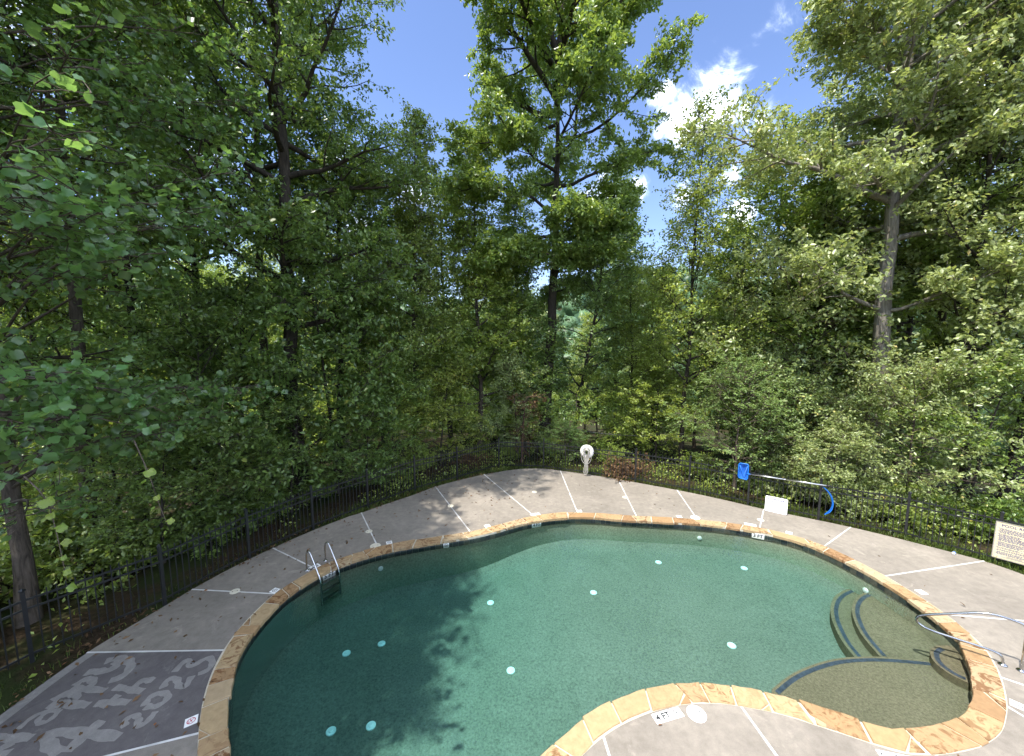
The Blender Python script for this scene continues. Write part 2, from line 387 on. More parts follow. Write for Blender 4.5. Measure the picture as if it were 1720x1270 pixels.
def ramp(n, stops):
    cr = n.new('ShaderNodeValToRGB')
    e = cr.color_ramp.elements
    while len(e) < len(stops): e.new(0.5)
    for i, (pos, c) in enumerate(stops):
        e[i].position = pos
        e[i].color = (*c, 1) if len(c) == 3 else c
    return cr


def noise(n, l, vec, scale, detail=4, rough=0.55, dist=0.0):
    nz = n.new('ShaderNodeTexNoise')
    nz.inputs['Scale'].default_value = scale
    nz.inputs['Detail'].default_value = detail
    nz.inputs['Roughness'].default_value = rough
    nz.inputs['Distortion'].default_value = dist
    if vec is not None: l.new(vec, nz.inputs['Vector'])
    return nz.outputs['Fac']


def mixc(n, l, a, b, fac, mode='MIX'):
    m = n.new('ShaderNodeMix')
    m.data_type = 'RGBA'
    m.blend_type = mode
    for i, v in ((0, fac), (6, a), (7, b)):
        if isinstance(v, (int, float)): m.inputs[i].default_value = v
        elif isinstance(v, tuple): m.inputs[i].default_value = (*v, 1) if len(v) == 3 else v
        else: l.new(v, m.inputs[i])
    return m.outputs[2]


def concrete(name, base, dark, k=1.0):
    m, nt, n, l, p = mat(name)
    g = n.new('ShaderNodeNewGeometry').outputs['Position']
    big = ramp(n, [(0.30, tuple(d * 0.86 for d in dark)), (0.48, dark), (0.68, base)])
    l.new(noise(n, l, g, 0.55, 6, 0.62, 0.6), big.inputs[0])
    sp = ramp(n, [(0.35, (0.86, 0.86, 0.86)), (0.65, (1.10, 1.10, 1.10))])
    l.new(noise(n, l, g, 7.0, 8, 0.7), sp.inputs[0])
    c = mixc(n, l, big.outputs[0], sp.outputs[0], 1.0, 'MULTIPLY')
    fine = ramp(n, [(0.3, (0.90, 0.90, 0.90)), (0.7, (1.08, 1.08, 1.08))])
    l.new(noise(n, l, g, 110.0, 2, 0.5), fine.inputs[0])
    c = mixc(n, l, c, fine.outputs[0], 1.0, 'MULTIPLY')
    st = ramp(n, [(0.57, (0, 0, 0)), (0.70, (0.7, 0.7, 0.7))])   # pale scuffed patches
    l.new(noise(n, l, g, 1.7, 9, 0.75, 1.5), st.inputs[0])
    c = mixc(n, l, c, tuple(min(1, b * 1.32) for b in base), st.outputs[0])
    dk = ramp(n, [(0.60, (0, 0, 0)), (0.74, (0.6, 0.6, 0.6))])      # small dark stains
    l.new(noise(n, l, g, 3.1, 7, 0.7, 0.8), dk.inputs[0])
    c = mixc(n, l, c, tuple(d * 0.62 for d in dark), dk.outputs[0])
    l.new(c, p.inputs['Base Color'])
    p.inputs['Roughness'].default_value = 0.9
    p.inputs['Specular IOR Level'].default_value = 0.2
    b = n.new('ShaderNodeBump')
    b.inputs['Strength'].default_value = 0.25
    b.inputs['Distance'].default_value = 0.004
    l.new(noise(n, l, g, 60.0, 5, 0.6), b.inputs['Height'])
    l.new(b.outputs[0], p.inputs['Normal'])
    return m


M = {}
M['deck'] = concrete('deck_concrete', (0.281, 0.249, 0.209), (0.228, 0.202, 0.170))
M['deck_dirty'] = concrete('deck_dirty', (0.177, 0.159, 0.151), (0.127, 0.114, 0.111))
M['deck_clean'] = concrete('deck_clean', (0.282, 0.266, 0.246), (0.243, 0.227, 0.211))
M['joint'] = simple('joint_sealant', (0.572, 0.558, 0.530), 0.7, var=0.28, scale=2.5)
M['white'] = simple('white_plastic', (0.86, 0.85, 0.82), 0.4, var=0.05)
M['cream'] = simple('cream_plastic', (0.62, 0.57, 0.45), 0.5, var=0.1)
M['black'] = simple('black_print', (0.02, 0.02, 0.022), 0.5)
M['red'] = simple('red_print', (0.45, 0.05, 0.08), 0.5)
M['mortar'] = simple('mortar', (0.501, 0.447, 0.343), 0.9, var=0.18, scale=9, bump=0.3)
M['fence'] = simple('fence_black', (0.016, 0.017, 0.018), 0.38, var=0.2)
M['steel'] = simple('stainless_steel', (0.46, 0.455, 0.45), 0.13, metal=1.0, var=0.06, scale=4)
M['alu'] = simple('aluminium', (0.75, 0.75, 0.76), 0.3, metal=1.0, var=0.06)
M['blue'] = simple('blue_plastic', (0.01, 0.17, 0.62), 0.4, var=0.1)
M['blue_net'] = simple('blue_mesh', (0.01, 0.12, 0.50), 0.7, var=0.25, scale=40)
M['rope'] = simple('rope', (0.434, 0.409, 0.360), 0.85, var=0.15, scale=40)
M['foam'] = simple('ring_foam', (0.83, 0.80, 0.75), 0.6, var=0.05)
M['tile_dark'] = simple('dark_tile', (0.035, 0.042, 0.045), 0.35, var=0.5, scale=9)
M['nosing'] = simple('nosing_tile', (0.045, 0.05, 0.07), 0.4, var=0.4, scale=14)
M['sign_cream'] = simple('sign_face', (0.80, 0.70, 0.42), 0.5, var=0.06, scale=3)
M['sign_ink'] = simple('sign_ink', (0.10, 0.09, 0.22), 0.6)
M['wire'] = simple('wire', (0.10, 0.10, 0.10), 0.6)


def stone_material():
    m, nt, n, l, p = mat('flagstone')
    oi = n.new('ShaderNodeObjectInfo')
    tc = n.new('ShaderNodeNewGeometry').outputs['Position']
    base = ramp(n, [(0.0, (0.360, 0.246, 0.124)), (0.22, (0.408, 0.298, 0.164)), (0.42, (0.312, 0.190, 0.092)), (0.60, (0.416, 0.322, 0.196)), (0.80, (0.344, 0.222, 0.112)), (1.0, (0.272, 0.166, 0.084))])
    l.new(oi.outputs['Random'], base.inputs[0])
    off = n.new('ShaderNodeVectorMath')
    off.operation = 'ADD'
    mul = n.new('ShaderNodeMath')
    mul.operation = 'MULTIPLY'
    mul.inputs[1].default_value = 97.0
    l.new(oi.outputs['Random'], mul.inputs[0])
    l.new(tc, off.inputs[0])
    l.new(mul.outputs[0], off.inputs[1])
    v = off.outputs[0]
    streak = ramp(n, [(0.50, (0, 0, 0)), (0.60, (1, 1, 1))])
    l.new(noise(n, l, v, 4.5, 6, 0.62, 2.2), streak.inputs[0])
    amt = n.new('ShaderNodeMath')
    amt.operation = 'MULTIPLY'
    fr = n.new('ShaderNodeMath')
    fr.operation = 'FRACT'
    m7 = n.new('ShaderNodeMath')
    m7.operation = 'MULTIPLY'
    m7.inputs[1].default_value = 7.31
    l.new(oi.outputs['Random'], m7.inputs[0])
    l.new(m7.outputs[0], fr.inputs[0])
    l.new(streak.outputs[0], amt.inputs[0])
    l.new(fr.outputs[0], amt.inputs[1])
    c = mixc(n, l, base.outputs[0], (0.155, 0.070, 0.028), amt.outputs[0])
    mo = ramp(n, [(0.3, (0.84, 0.84, 0.84)), (0.7, (1.12, 1.12, 1.12))])
    l.new(noise(n, l, v, 11.0, 6, 0.65), mo.inputs[0])
    c = mixc(n, l, c, mo.outputs[0], 1.0, 'MULTIPLY')
    l.new(c, p.inputs['Base Color'])
    p.inputs['Roughness'].default_value = 0.82
    p.inputs['Specular IOR Level'].default_value = 0.25
    b = n.new('ShaderNodeBump')
    b.inputs['Strength'].default_value = 0.5
    b.inputs['Distance'].default_value = 0.01
    l.new(noise(n, l, v, 14.0, 6, 0.6), b.inputs['Height'])
    l.new(b.outputs[0], p.inputs['Normal'])
    return m


M['stone'] = stone_material()


def pebble_material(name, c0, c1):
    m, nt, n, l, p = mat(name)
    g = n.new('ShaderNodeNewGeometry').outputs['Position']
    a = ramp(n, [(0.30, tuple(x * 0.58 for x in c0)), (0.5, c0), (0.70, c1)])
    l.new(noise(n, l, g, 24.0, 4, 0.75), a.inputs[0])
    bb = ramp(n, [(0.3, (0.86, 0.88, 0.86)), (0.7, (1.10, 1.08, 1.08))])
    l.new(noise(n, l, g, 0.9, 6, 0.65, 0.5), bb.inputs[0])
    c = mixc(n, l, a.outputs[0], bb.outputs[0], 1.0, 'MULTIPLY')
    l.new(c, p.inputs['Base Color'])
    p.inputs['Roughness'].default_value = 0.9
    p.inputs['Specular IOR Level'].default_value = 0.1
    return m


M['plaster'] = pebble_material('pebble_finish', (0.169, 0.150, 0.120), (0.238, 0.211, 0.166))
M['plaster_wall'] = pebble_material('pebble_finish_wall', (0.356, 0.360, 0.265), (0.475, 0.475, 0.359))  # floor finish brightened in colour, as the walls catch little light
M['plaster_shelf'] = pebble_material('pebble_finish_shelf', (0.154, 0.116, 0.076), (0.211, 0.159, 0.106))


def water_material():
    m, nt, n, l, p = mat('pool_water')
    n.remove(p)
    out = n['Material Output']
    g = n.new('ShaderNodeNewGeometry').outputs['Position']
    bump = n.new('ShaderNodeBump')
    bump.inputs['Strength'].default_value = 0.30
    bump.inputs['Distance'].default_value = 0.05
    l.new(noise(n, l, g, 2.6, 5, 0.62, 0.8), bump.inputs['Height'])
    fr = n.new('ShaderNodeFresnel')
    fr.inputs['IOR'].default_value = 1.33
    l.new(bump.outputs[0], fr.inputs['Normal'])
    gl = n.new('ShaderNodeBsdfGlossy')
    gl.inputs['Roughness'].default_value = 0.008
    l.new(bump.outputs[0], gl.inputs['Normal'])
    tr = n.new('ShaderNodeBsdfTransparent')
    mx = n.new('ShaderNodeMixShader')
    l.new(fr.outputs[0], mx.inputs[0])
    l.new(tr.outputs[0], mx.inputs[1])
    l.new(gl.outputs[0], mx.inputs[2])
    l.new(mx.outputs[0], out.inputs['Surface'])
    ab = n.new('ShaderNodeVolumeAbsorption')
    ab.inputs['Color'].default_value = (0.60, 0.96, 0.955, 1)
    ab.inputs['Density'].default_value = 1.0
    l.new(ab.outputs[0], out.inputs['Volume'])
    return m


M['water'] = water_material()


def leaf_material(name, c_dark, c_light, trans, tfac=0.38, rough=0.42, spec=0.35):
    m, nt, n, l, p = mat(name)
    out = n['Material Output']
    geo = n.new('ShaderNodeNewGeometry')
    oi = n.new('ShaderNodeObjectInfo')
    cr = ramp(n, [(0.0, c_dark), (0.75, c_light), (0.97, tuple(min(1, x * 1.35) for x in c_light)), (1.0, (c_light[0] * 2.0, c_light[1] * 1.3, c_light[2]))])
    l.new(geo.outputs['Random Per Island'], cr.inputs[0])
    hs = n.new('ShaderNodeHueSaturation')
    mr = n.new('ShaderNodeMapRange')
    mr.inputs['To Min'].default_value = 0.485
    mr.inputs['To Max'].default_value = 0.512
    l.new(oi.outputs['Random'], mr.inputs['Value'])
    l.new(mr.outputs[0], hs.inputs['Hue'])
    l.new(cr.outputs[0], hs.inputs['Color'])
    l.new(hs.outputs[0], p.inputs['Base Color'])
    p.inputs['Roughness'].default_value = rough
    p.inputs['Specular IOR Level'].default_value = spec
    tl = n.new('ShaderNodeBsdfTranslucent')
    tc = mixc(n, l, hs.outputs[0], trans, 0.6)
    l.new(tc, tl.inputs['Color'])
    mx = n.new('ShaderNodeMixShader')
    mx.inputs[0].default_value = tfac
    l.new(p.outputs[0], mx.inputs[1])
    l.new(tl.outputs[0], mx.inputs[2])
    l.new(mx.outputs[0], out.inputs['Surface'])
    return m


M['leaf_oak'] = leaf_material('leaf_oak', (0.109, 0.173, 0.041), (0.240, 0.331, 0.080), (0.496, 0.633, 0.072), 0.42, 0.36, 0.8)
M['leaf_dark'] = leaf_material('leaf_dark', (0.080, 0.143, 0.040), (0.177, 0.270, 0.068), (0.387, 0.555, 0.066), 0.42, 0.36, 0.8)
M['leaf_light'] = leaf_material('leaf_light', (0.178, 0.246, 0.046), (0.343, 0.433, 0.096), (0.625, 0.720, 0.087), 0.46, 0.36, 0.8)
M['leaf_poplar'] = leaf_material('leaf_poplar', (0.076, 0.165, 0.062), (0.145, 0.289, 0.096), (0.385, 0.633, 0.094), 0.42, 0.36, 0.8)
M['leaf_poplar_shaded'] = leaf_material('leaf_poplar_shaded', (0.061, 0.126, 0.043), (0.115, 0.217, 0.065), (0.270, 0.462, 0.072), 0.40, 0.36, 0.8)  # darker copy of the poplar leaf, crown shade put into its colour
M['leaf_shoot'] = leaf_material('leaf_shoot', (0.150, 0.230, 0.035), (0.240, 0.330, 0.050), (0.45, 0.58, 0.05), 0.45, 0.36, 0.6)
M['leaf_locust'] = leaf_material('leaf_locust', (0.127, 0.220, 0.074), (0.207, 0.319, 0.105), (0.345, 0.462, 0.084), 0.42)
M['leaf_pale'] = leaf_material('leaf_pale', (0.188, 0.247, 0.087), (0.341, 0.418, 0.166), (0.529, 0.607, 0.110), 0.40, 0.36, 0.8)
M['leaf_dead'] = leaf_material('leaf_dead', (0.080, 0.047, 0.023), (0.192, 0.119, 0.063), (0.160, 0.085, 0.036), 0.2, 0.8, 0.1)
M['grass'] = leaf_material('grass_blade', (0.052, 0.086, 0.016), (0.112, 0.158, 0.032), (0.224, 0.274, 0.027), 0.4)
M['far_wood'] = leaf_material('far_wood', (0.037, 0.079, 0.032), (0.079, 0.140, 0.057), (0.120, 0.205, 0.050), 0.15)


def bark_material(name, c0, c1, sc=1.0):
    m, nt, n, l, p = mat(name)
    tc = n.new('ShaderNodeTexCoord').outputs['Object']
    mp = n.new('ShaderNodeMapping')
    mp.inputs['Scale'].default_value = (9 * sc, 9 * sc, 1.6 * sc)
    l.new(tc, mp.inputs['Vector'])
    f = noise(n, l, mp.outputs[0], 1.5, 6, 0.65, 0.8)
    cr = ramp(n, [(0.32, c0), (0.68, c1)])
    l.new(f, cr.inputs[0])
    lich = ramp(n, [(0.58, (0, 0, 0)), (0.70, (0.45, 0.45, 0.45))])
    l.new(noise(n, l, tc, 1.8, 5, 0.6), lich.inputs[0])
    c = mixc(n, l, cr.outputs[0], tuple(min(1, x * 1.6) for x in c1), lich.outputs[0])
    l.new(c, p.inputs['Base Color'])
    p.inputs['Roughness'].default_value = 0.92
    p.inputs['Specular IOR Level'].default_value = 0.15
    b = n.new('ShaderNodeBump')
    b.inputs['Strength'].default_value = 0.9
    b.inputs['Distance'].default_value = 0.03
    l.new(f, b.inputs['Height'])
    l.new(b.outputs[0], p.inputs['Normal'])
    return m


M['bark'] = bark_material('bark_grey_brown', (0.045, 0.036, 0.028), (0.155, 0.125, 0.098))
M['bark_dark'] = bark_material('bark_dark', (0.028, 0.024, 0.020), (0.085, 0.070, 0.056))
M['bark_red'] = bark_material('bark_reddish', (0.06, 0.035, 0.025), (0.20, 0.125, 0.095))
M['bark_pale'] = bark_material('bark_pale', (0.12, 0.105, 0.085), (0.30, 0.27, 0.23))


def soil_material():
    m, nt, n, l, p = mat('forest_floor')
    g = n.new('ShaderNodeNewGeometry').outputs['Position']
    a = ramp(n, [(0.3, (0.018, 0.014, 0.009)), (0.5, (0.045, 0.032, 0.020)), (0.7, (0.085, 0.058, 0.035))])
    l.new(noise(n, l, g, 9.0, 8, 0.75), a.inputs[0])
    gm = ramp(n, [(0.42, (0, 0, 0)), (0.60, (0.8, 0.8, 0.8))])
    l.new(noise(n, l, g, 0.8, 5, 0.65), gm.inputs[0])
    c = mixc(n, l, a.outputs[0], (0.030, 0.048, 0.014), gm.outputs[0])
    l.new(c, p.inputs['Base Color'])
    p.inputs['Roughness'].default_value = 1.0
    p.inputs['Specular IOR Level'].default_value = 0.05
    b = n.new('ShaderNodeBump')
    b.inputs['Strength'].default_value = 0.8
    b.inputs['Distance'].default_value = 0.05
    l.new(noise(n, l, g, 20.0, 5, 0.7), b.inputs['Height'])
    l.new(b.outputs[0], p.inputs['Normal'])
    return m


M['soil'] = soil_material()

rng = np.random.default_rng(7)
random.seed(7)

# ------------------------------------------------------------------ outlines (metres, pool deck at z = 0)
pool_ring = resample(chaikin(np.array(POOL), 2), 520, closed=True)
pool_nrm = normals2(pool_ring)
for _ in range(6):
    pool_nrm = (np.roll(pool_nrm, 1, 0) + pool_nrm + np.roll(pool_nrm, -1, 0))
    pool_nrm /= np.linalg.norm(pool_nrm, axis=1)[:, None]
_seg = np.linalg.norm(np.roll(pool_ring, -1, 0) - pool_ring, axis=1)
RING_LEN = _seg.sum()
NR = len(pool_ring)


def ring_pt(s, off):
    f = (s / RING_LEN % 1.0) * NR
    i = int(f) % NR
    k = f - int(f)
    j = (i + 1) % NR
    p = pool_ring[i] * (1 - k) + pool_ring[j] * k
    n = pool_nrm[i] * (1 - k) + pool_nrm[j] * k
    return p + n / np.linalg.norm(n) * off


COPE_W = 0.34
OUT_EXT = [(12.15, 7.2), (12.4, 5.0), (12.1, 1.5), (11.2, -2.6), (9.0, -4.0), (4.0, -4.2), (-2.0, -4.2), (-6.4, -3.6), (-7.6, -1.6), (-7.55, 1.0), (-7.5, 3.2)]
deck_poly = np.array(OUTER + OUT_EXT)
deck_ring = resample(chaikin(deck_poly, 1), 900, closed=True)

# ------------------------------------------------------------------ ground
CENTRE = np.array([1.5, 5.5])
NTH = 288
th = np.linspace(0, 2 * math.pi, NTH, endpoint=False)
dirs = np.stack([np.cos(th), np.sin(th)], 1)
rel = deck_ring - CENTRE
ra = np.arctan2(rel[:, 1], rel[:, 0]) % (2 * math.pi)
rr = np.linalg.norm(rel, axis=1)
order = np.argsort(ra)
r_edge = np.interp(th, np.concatenate([ra[order] - 2 * math.pi, ra[order], ra[order] + 2 * math.pi]), np.tile(rr[order], 3))
OFFS = [-0.35, 0.0, 0.25, 0.6, 1.0, 1.6, 2.4, 3.4, 4.8, 6.5, 8.5, 11, 14, 18, 23, 29, 37, 47, 60, 78, 100, 130, 165, 205, 250, 300, 360, 430, 520, 650, 850, 1200, 1700, 2400]
_ox = np.array([-1, 0, 0.6, 1.6, 4, 8, 16, 30, 50, 80, 130, 200, 300, 420, 700, 1200, 2400])
_oz = np.array([-.10, -.03, -.04, -.10, -.42, -1.1, -2.6, -5.5, -9.5, -14, -16, 2, 28, 52, 70, 60, 55])


def hill_gain(bearing):
    """bearing: angle to the right of straight ahead, radians"""
    return (0.55 + 0.55 * np.exp(-((bearing - 0.33) / 0.22) ** 2) + 0.25 * np.exp(-((bearing + 0.9) / 0.4) ** 2) + 0.10 * np.sin(bearing * 5.0))


def ground_z(x, y):
    x, y = np.asarray(x, float), np.asarray(y, float)
    dx, dy = x - CENTRE[0], y - CENTRE[1]
    a = np.arctan2(dy, dx) % (2 * math.pi)
    off = np.hypot(dx, dy) - np.interp(a, np.append(th, 2 * math.pi), np.append(r_edge, r_edge[0]))
    z = np.interp(off, _ox, _oz)
    z = np.where(z > 0, z * hill_gain(np.arctan2(dx, dy)), z)
    return z + 0.06 * np.clip(off - 0.8, 0, 4) * np.sin(x * 1.3 + 0.6) * np.cos(y * 1.1) * 0.5


gv = []
for o_ in OFFS:
    p = CENTRE + dirs * (r_edge + o_)[:, None]
    gv.append(np.column_stack([p, ground_z(p[:, 0], p[:, 1])]))
gv = np.vstack(gv)
ii, kk = np.meshgrid(np.arange(len(OFFS) - 1), np.arange(NTH), indexing='ij')
k2 = (kk + 1) % NTH
gf = np.stack([ii * NTH + kk, (ii + 1) * NTH + kk, (ii + 1) * NTH + k2, ii * NTH + k2], -1).reshape(-1, 4)
tag(obj('ground', npmesh('ground', gv, gf, M['soil'], True)), 'leaf-littered forest floor sloping away behind the fence', 'ground', kind='structure')

# ------------------------------------------------------------------ deck: slabs between sealed joints
cope_out = pool_ring + pool_nrm * (COPE_W - 0.015)
JOINTS = [  # outer end, inner end
    ((-7.43, 6.207), (-5.011, 6.271)), ((-6.984, 7.921), (-4.964, 7.725)), ((-6.252, 9.546), (-4.878, 8.783)), ((-4.722, 11.557), (-3.536, 9.632)),
    ((-2.825, 13.722), (-1.071, 10.18)), ((-1.142, 14.953), (0.674, 11.316)), ((1.986, 15.435), (2.038, 11.516)), ((4.093, 14.436), (3.789, 11.2)),
    ((5.947, 13.389), (5.594, 11.316)), ((8.015, 11.849), (7.122, 10.65)), ((9.815, 10.72), (8.276, 9.69)), ((11.618, 8.982), (8.637, 8.409)),
    ((12.2, 6.68), (8.687, 7.089)), ((12.2, 2.45), (7.928, 5.708)), ((10.2, -3.3), (7.399, 5.231)), ((7.7, -4.1), (5.551, 4.588)),
    ((4.3, -4.2), (3.46, 5.278)), ((2.0, -4.2), (1.214, 4.878)), ((-1.6, -4.2), (-1.2, 2.6)), ((-6.4, -3.6), (-3.4, 3.1)), ((-7.47, 3.9), (-4.349, 4.829))]
deck = empty('pool_deck')
tag(deck, 'pale concrete pool deck with white joint lines', 'deck', kind='structure')


def arc(ring, i, j, trim, n):
    L = len(ring)
    cnt = (j - i) % L
    idx = [(i + k) % L for k in range(cnt + 1)]
    p = resample(ring[idx], max(n * 4, 8))
    s = np.concatenate([[0], np.cumsum(np.linalg.norm(np.diff(p, axis=0), axis=1))])
    t = np.linspace(trim, s[-1] - trim, n)
    return np.stack([np.interp(t, s, p[:, 0]), np.interp(t, s, p[:, 1])], 1)


jn = []
for o_, i_ in JOINTS:
    ko = int(np.argmin(np.linalg.norm(deck_ring - np.array(o_), axis=1)))
    ki = int(np.argmin(np.linalg.norm(cope_out - np.array(i_), axis=1)))
    jn.append((ko, ki))
jn.sort(key=lambda t: t[1])
lettered = int(np.argmin(np.linalg.norm(cope_out - np.array((-4.349, 4.829)), axis=1)))
for a_ in range(len(jn)):
    (ko0, ki0), (ko1, ki1) = jn[a_], jn[(a_ + 1) % len(jn)]
    n = 18
    inn, out_ = arc(cope_out, ki0, ki1, 0.009, n), arc(deck_ring, ko0, ko1, 0.009, n)
    NS = 5
    top = np.array([[*(inn[k] * (1 - q / NS) + out_[k] * (q / NS)), 0.0] for k in range(n) for q in range(NS + 1)])
    bot = top - np.array([0, 0, 0.10])
    W = NS + 1
    f = []
    for k in range(n - 1):
        for q in range(NS):
            f.append((k * W + q, k * W + q + 1, (k + 1) * W + q + 1, (k + 1) * W + q))
    border = [q for q in range(W)] + [k * W + NS for k in range(1, n)] + [(n - 1) * W + q for q in range(NS - 1, -1, -1)] + [k * W for k in range(n - 2, 0, -1)]
    nb = len(top)
    for u, w in zip(border, border[1:] + border[:1]):
        f.append((u, nb + u, nb + w, w))
    slab = obj('slab', pymesh('slab', np.vstack([top, bot]), f, M['deck_dirty' if ki0 == lettered else 'deck']), deck)
    if ki0 == lettered:
        slab['label'] = 'weathered dark slab with hosed lettering'
        e = out_[2:]
        strip = np.vstack([e * 0.995 + inn[2:] * 0.005, e * 0.93 + inn[2:] * 0.07])
        m_ = len(e)
        sv = np.column_stack([strip, np.full(len(strip), 0.003)])
        obj('clean_border', pymesh('clean_border', sv, [(k, k + 1, m_ + k + 1, m_ + k) for k in range(m_ - 1)], M['deck_clean']), deck)
    # the joint at the start of this slab
    A, B = cope_out[ki0], deck_ring[ko0]
    d = (B - A) / np.linalg.norm(B - A)
    nn = np.array([-d[1], d[0]]) * 0.017
    mb = MB()
    A2, B2 = A - d * 0.01, B + d * 0.005
    nseg = 14
    rows = []
    for k in range(nseg + 1):
        c_ = A2 + (B2 - A2) * k / nseg
        w_ = 1 + rng.normal(0, 0.10)
        rows.append((c_ + nn * w_, c_ - nn * w_))
    V_ = [(*r[0], 0.004) for r in rows] + [(*r[1], 0.004) for r in rows]
    F_ = [(k, k + 1, nseg + 2 + k, nseg + 1 + k) for k in range(nseg)]
    mb.add(V_, F_)
    mb.box(((A2 + B2)[0] / 2, (A2 + B2)[1] / 2, -0.05), (np.linalg.norm(B2 - A2), 0.017, 0.1), (Vector((*d, 0)), Vector((-d[1], d[0], 0)), Vector((0, 0, 1))))
    mb.build('joint_strip', M['joint'], deck)

# hosed lettering on the weathered slab
WID = dict(y=0.13, p2=0.11, p1=0.13, a=0.075, H=0.13, four=0.15, t=0.11, h=0.11, two=0.085, zero=0.095, twob=0.095, three=0.095)
for key, strokes in LETTERS.items():
    mb = MB()
    for si, st in enumerate(strokes):
        p = chaikin(np.array(st), 2, closed=False)
        p = resample(p, max(6, int(len(p))))
        t = np.gradient(p, axis=0)
        t /= np.linalg.norm(t, axis=1)[:, None] + 1e-9
        nn = np.stack([-t[:, 1], t[:, 0]], 1)
        w = WID[key] * 0.5 * (1 + 0.16 * np.sin(np.arange(len(p)) * 1.1 + si) + rng.normal(0, 0.05, len(p)))
        z = 0.0025 + 0.0006 * si
        L_, R_ = p + nn * w[:, None], p - nn * w[:, None]
        m_ = len(p)
        mb.add([(*q, z) for q in L_] + [(*q, z) for q in R_], [(k, m_ + k, m_ + k + 1, k + 1) for k in range(m_ - 1)])
    mb.build('hosed_letter', M['deck_clean'], deck)

# ------------------------------------------------------------------ text and marker tiles
def text_mesh(s, size, material, bold=0.0, name='print'):
    cu = bpy.data.curves.new(name, 'FONT')
    cu.body = s
    cu.size = size
    cu.align_x = 'CENTER'
    cu.align_y = 'CENTER'
    cu.offset = bold
    cu.resolution_u = 3
    o = bpy.data.objects.new(name, cu)
    COL.objects.link(o)
    bpy.context.view_layer.update()
    me = bpy.data.meshes.new_from_object(o.evaluated_get(bpy.context.evaluated_depsgraph_get()))
    bpy.data.objects.remove(o)
    bpy.data.curves.remove(cu)
    me.materials.clear()
    me.materials.append(material)
    return me


def symbol_mesh(material, r=0.052):
    mb = MB()
    n = 20
    V_ = [(math.cos(a) * rr_, math.sin(a) * rr_, 0) for rr_ in (r, r * 0.80) for a in [2 * math.pi * k / n for k in range(n)]]
    mb.add(V_, [(k, (k + 1) % n, n + (k + 1) % n, n + k) for k in range(n)])
    q = r * 0.72
    mb.add([(-q, q * .85, .0004), (-q * .85, q, .0004), (q, -q * .85, .0004), (q * .85, -q, .0004)], [(0, 3, 2, 1)])
    mb.add([(-.6 * r, -.15 * r, .0002), (.45 * r, .35 * r, .0002), (.5 * r, .2 * r, .0002), (-.5 * r, -.38 * r, .0002)], [(0, 3, 2, 1)])
    mb.add([(-.35 * r, -.62 * r, .0002), (.35 * r, -.62 * r, .0002), (.35 * r, -.52 * r, .0002), (-.35 * r, -.52 * r, .0002)], [(0, 1, 2, 3)])
    return mb.mesh('no_diving_mark', material)


T_SYM = {True: symbol_mesh(M['red']), False: symbol_mesh(M['black'])}
T_TXT = {s: text_mesh(s, 0.125, M['black'], 0.004) for s in ('5 FT', '4 FT', '3 FT')}


def tile_mesh(w, h):
    mb = MB()
    mb.box((0, 0, 0.003), (w, h, 0.006))
    return mb.mesh('marker_tile', M['white'])


T_SQ, T_LONG = tile_mesh(0.15, 0.15), tile_mesh(0.30, 0.15)


def place_tile(pos, what, red=False, shift=0.0):
    p = np.array(pos)
    k = int(np.argmin(np.linalg.norm(pool_ring - p, axis=1)))
    nn = pool_nrm[k]
    off = max((p - pool_ring[k]) @ nn, COPE_W + 0.10)
    c = pool_ring[k] + nn * off
    tang = np.array([-nn[1], nn[0]])
    rz = math.atan2(-nn[1], -nn[0]) - math.pi / 2       # local +y looks at the pool
    c = c + shift * np.array([math.cos(rz), math.sin(rz)])
    o = obj('marker_tile', T_SQ if what == 'sym' else T_LONG, deck, (c[0], c[1], 0.0), rz)
    pr = obj('no_diving_mark' if what == 'sym' else 'depth_number', T_SYM[red] if what == 'sym' else T_TXT[what], o, (0, 0, 0.0075))


for pos, what, red in [((-4.577, 5.049), 'sym', True), ((-5.008, 7.842), 'sym', False), ((-4.674, 8.663), '5 FT', False), ((-3.31, 9.808), 'sym', False), ((-.686, 10.615), 'sym', False),
                       ((.786, 11.356), '4 FT', False), ((2.164, 11.598), 'sym', False), ((5.105, 11.238), 'sym', False), ((6.98, 10.755), '3 FT', False), ((7.768, 10.278), 'sym', False),
                       ((8.839, 7.803), 'sym', False), ((7.549, 5.278), 'sym', False)]:
    place_tile(pos, what, red)
place_tile((2.19, 5.11), '4 FT')
place_tile((2.19, 5.11), 'sym', shift=0.232)
place_tile((5.18, 4.58), '3 FT')
place_tile((5.18, 4.58), 'sym', shift=-0.232)

# ------------------------------------------------------------------ swimming pool
pool = empty('swimming_pool', (0, 0, 0))
tag(pool, 'kidney-shaped swimming pool of green water edged with tan flagstones', 'swimming pool')


def ring_strip(off0, z0, off1, z1, name, material, parent, smooth=True):
    a, b = pool_ring + pool_nrm * off0, pool_ring + pool_nrm * off1
    V_ = np.vstack([np.column_stack([a, np.full(NR, z0)]), np.column_stack([b, np.full(NR, z1)])])
    k = np.arange(NR)
    k1 = (k + 1) % NR
    return obj(name, npmesh(name, V_, np.stack([k, k1, NR + k1, NR + k], 1), material, smooth), parent)


ring_strip(0.030, -0.04, 0.030, -1.7, 'wall', M['plaster_wall'], pool)
WATER_Z = -0.10


def floor_z(x, y):
    deep = 1.0 / (1.0 + np.exp((x - 0.9 + 0.25 * (y - 7)) / 1.1))
    return -0.82 - 0.42 * deep


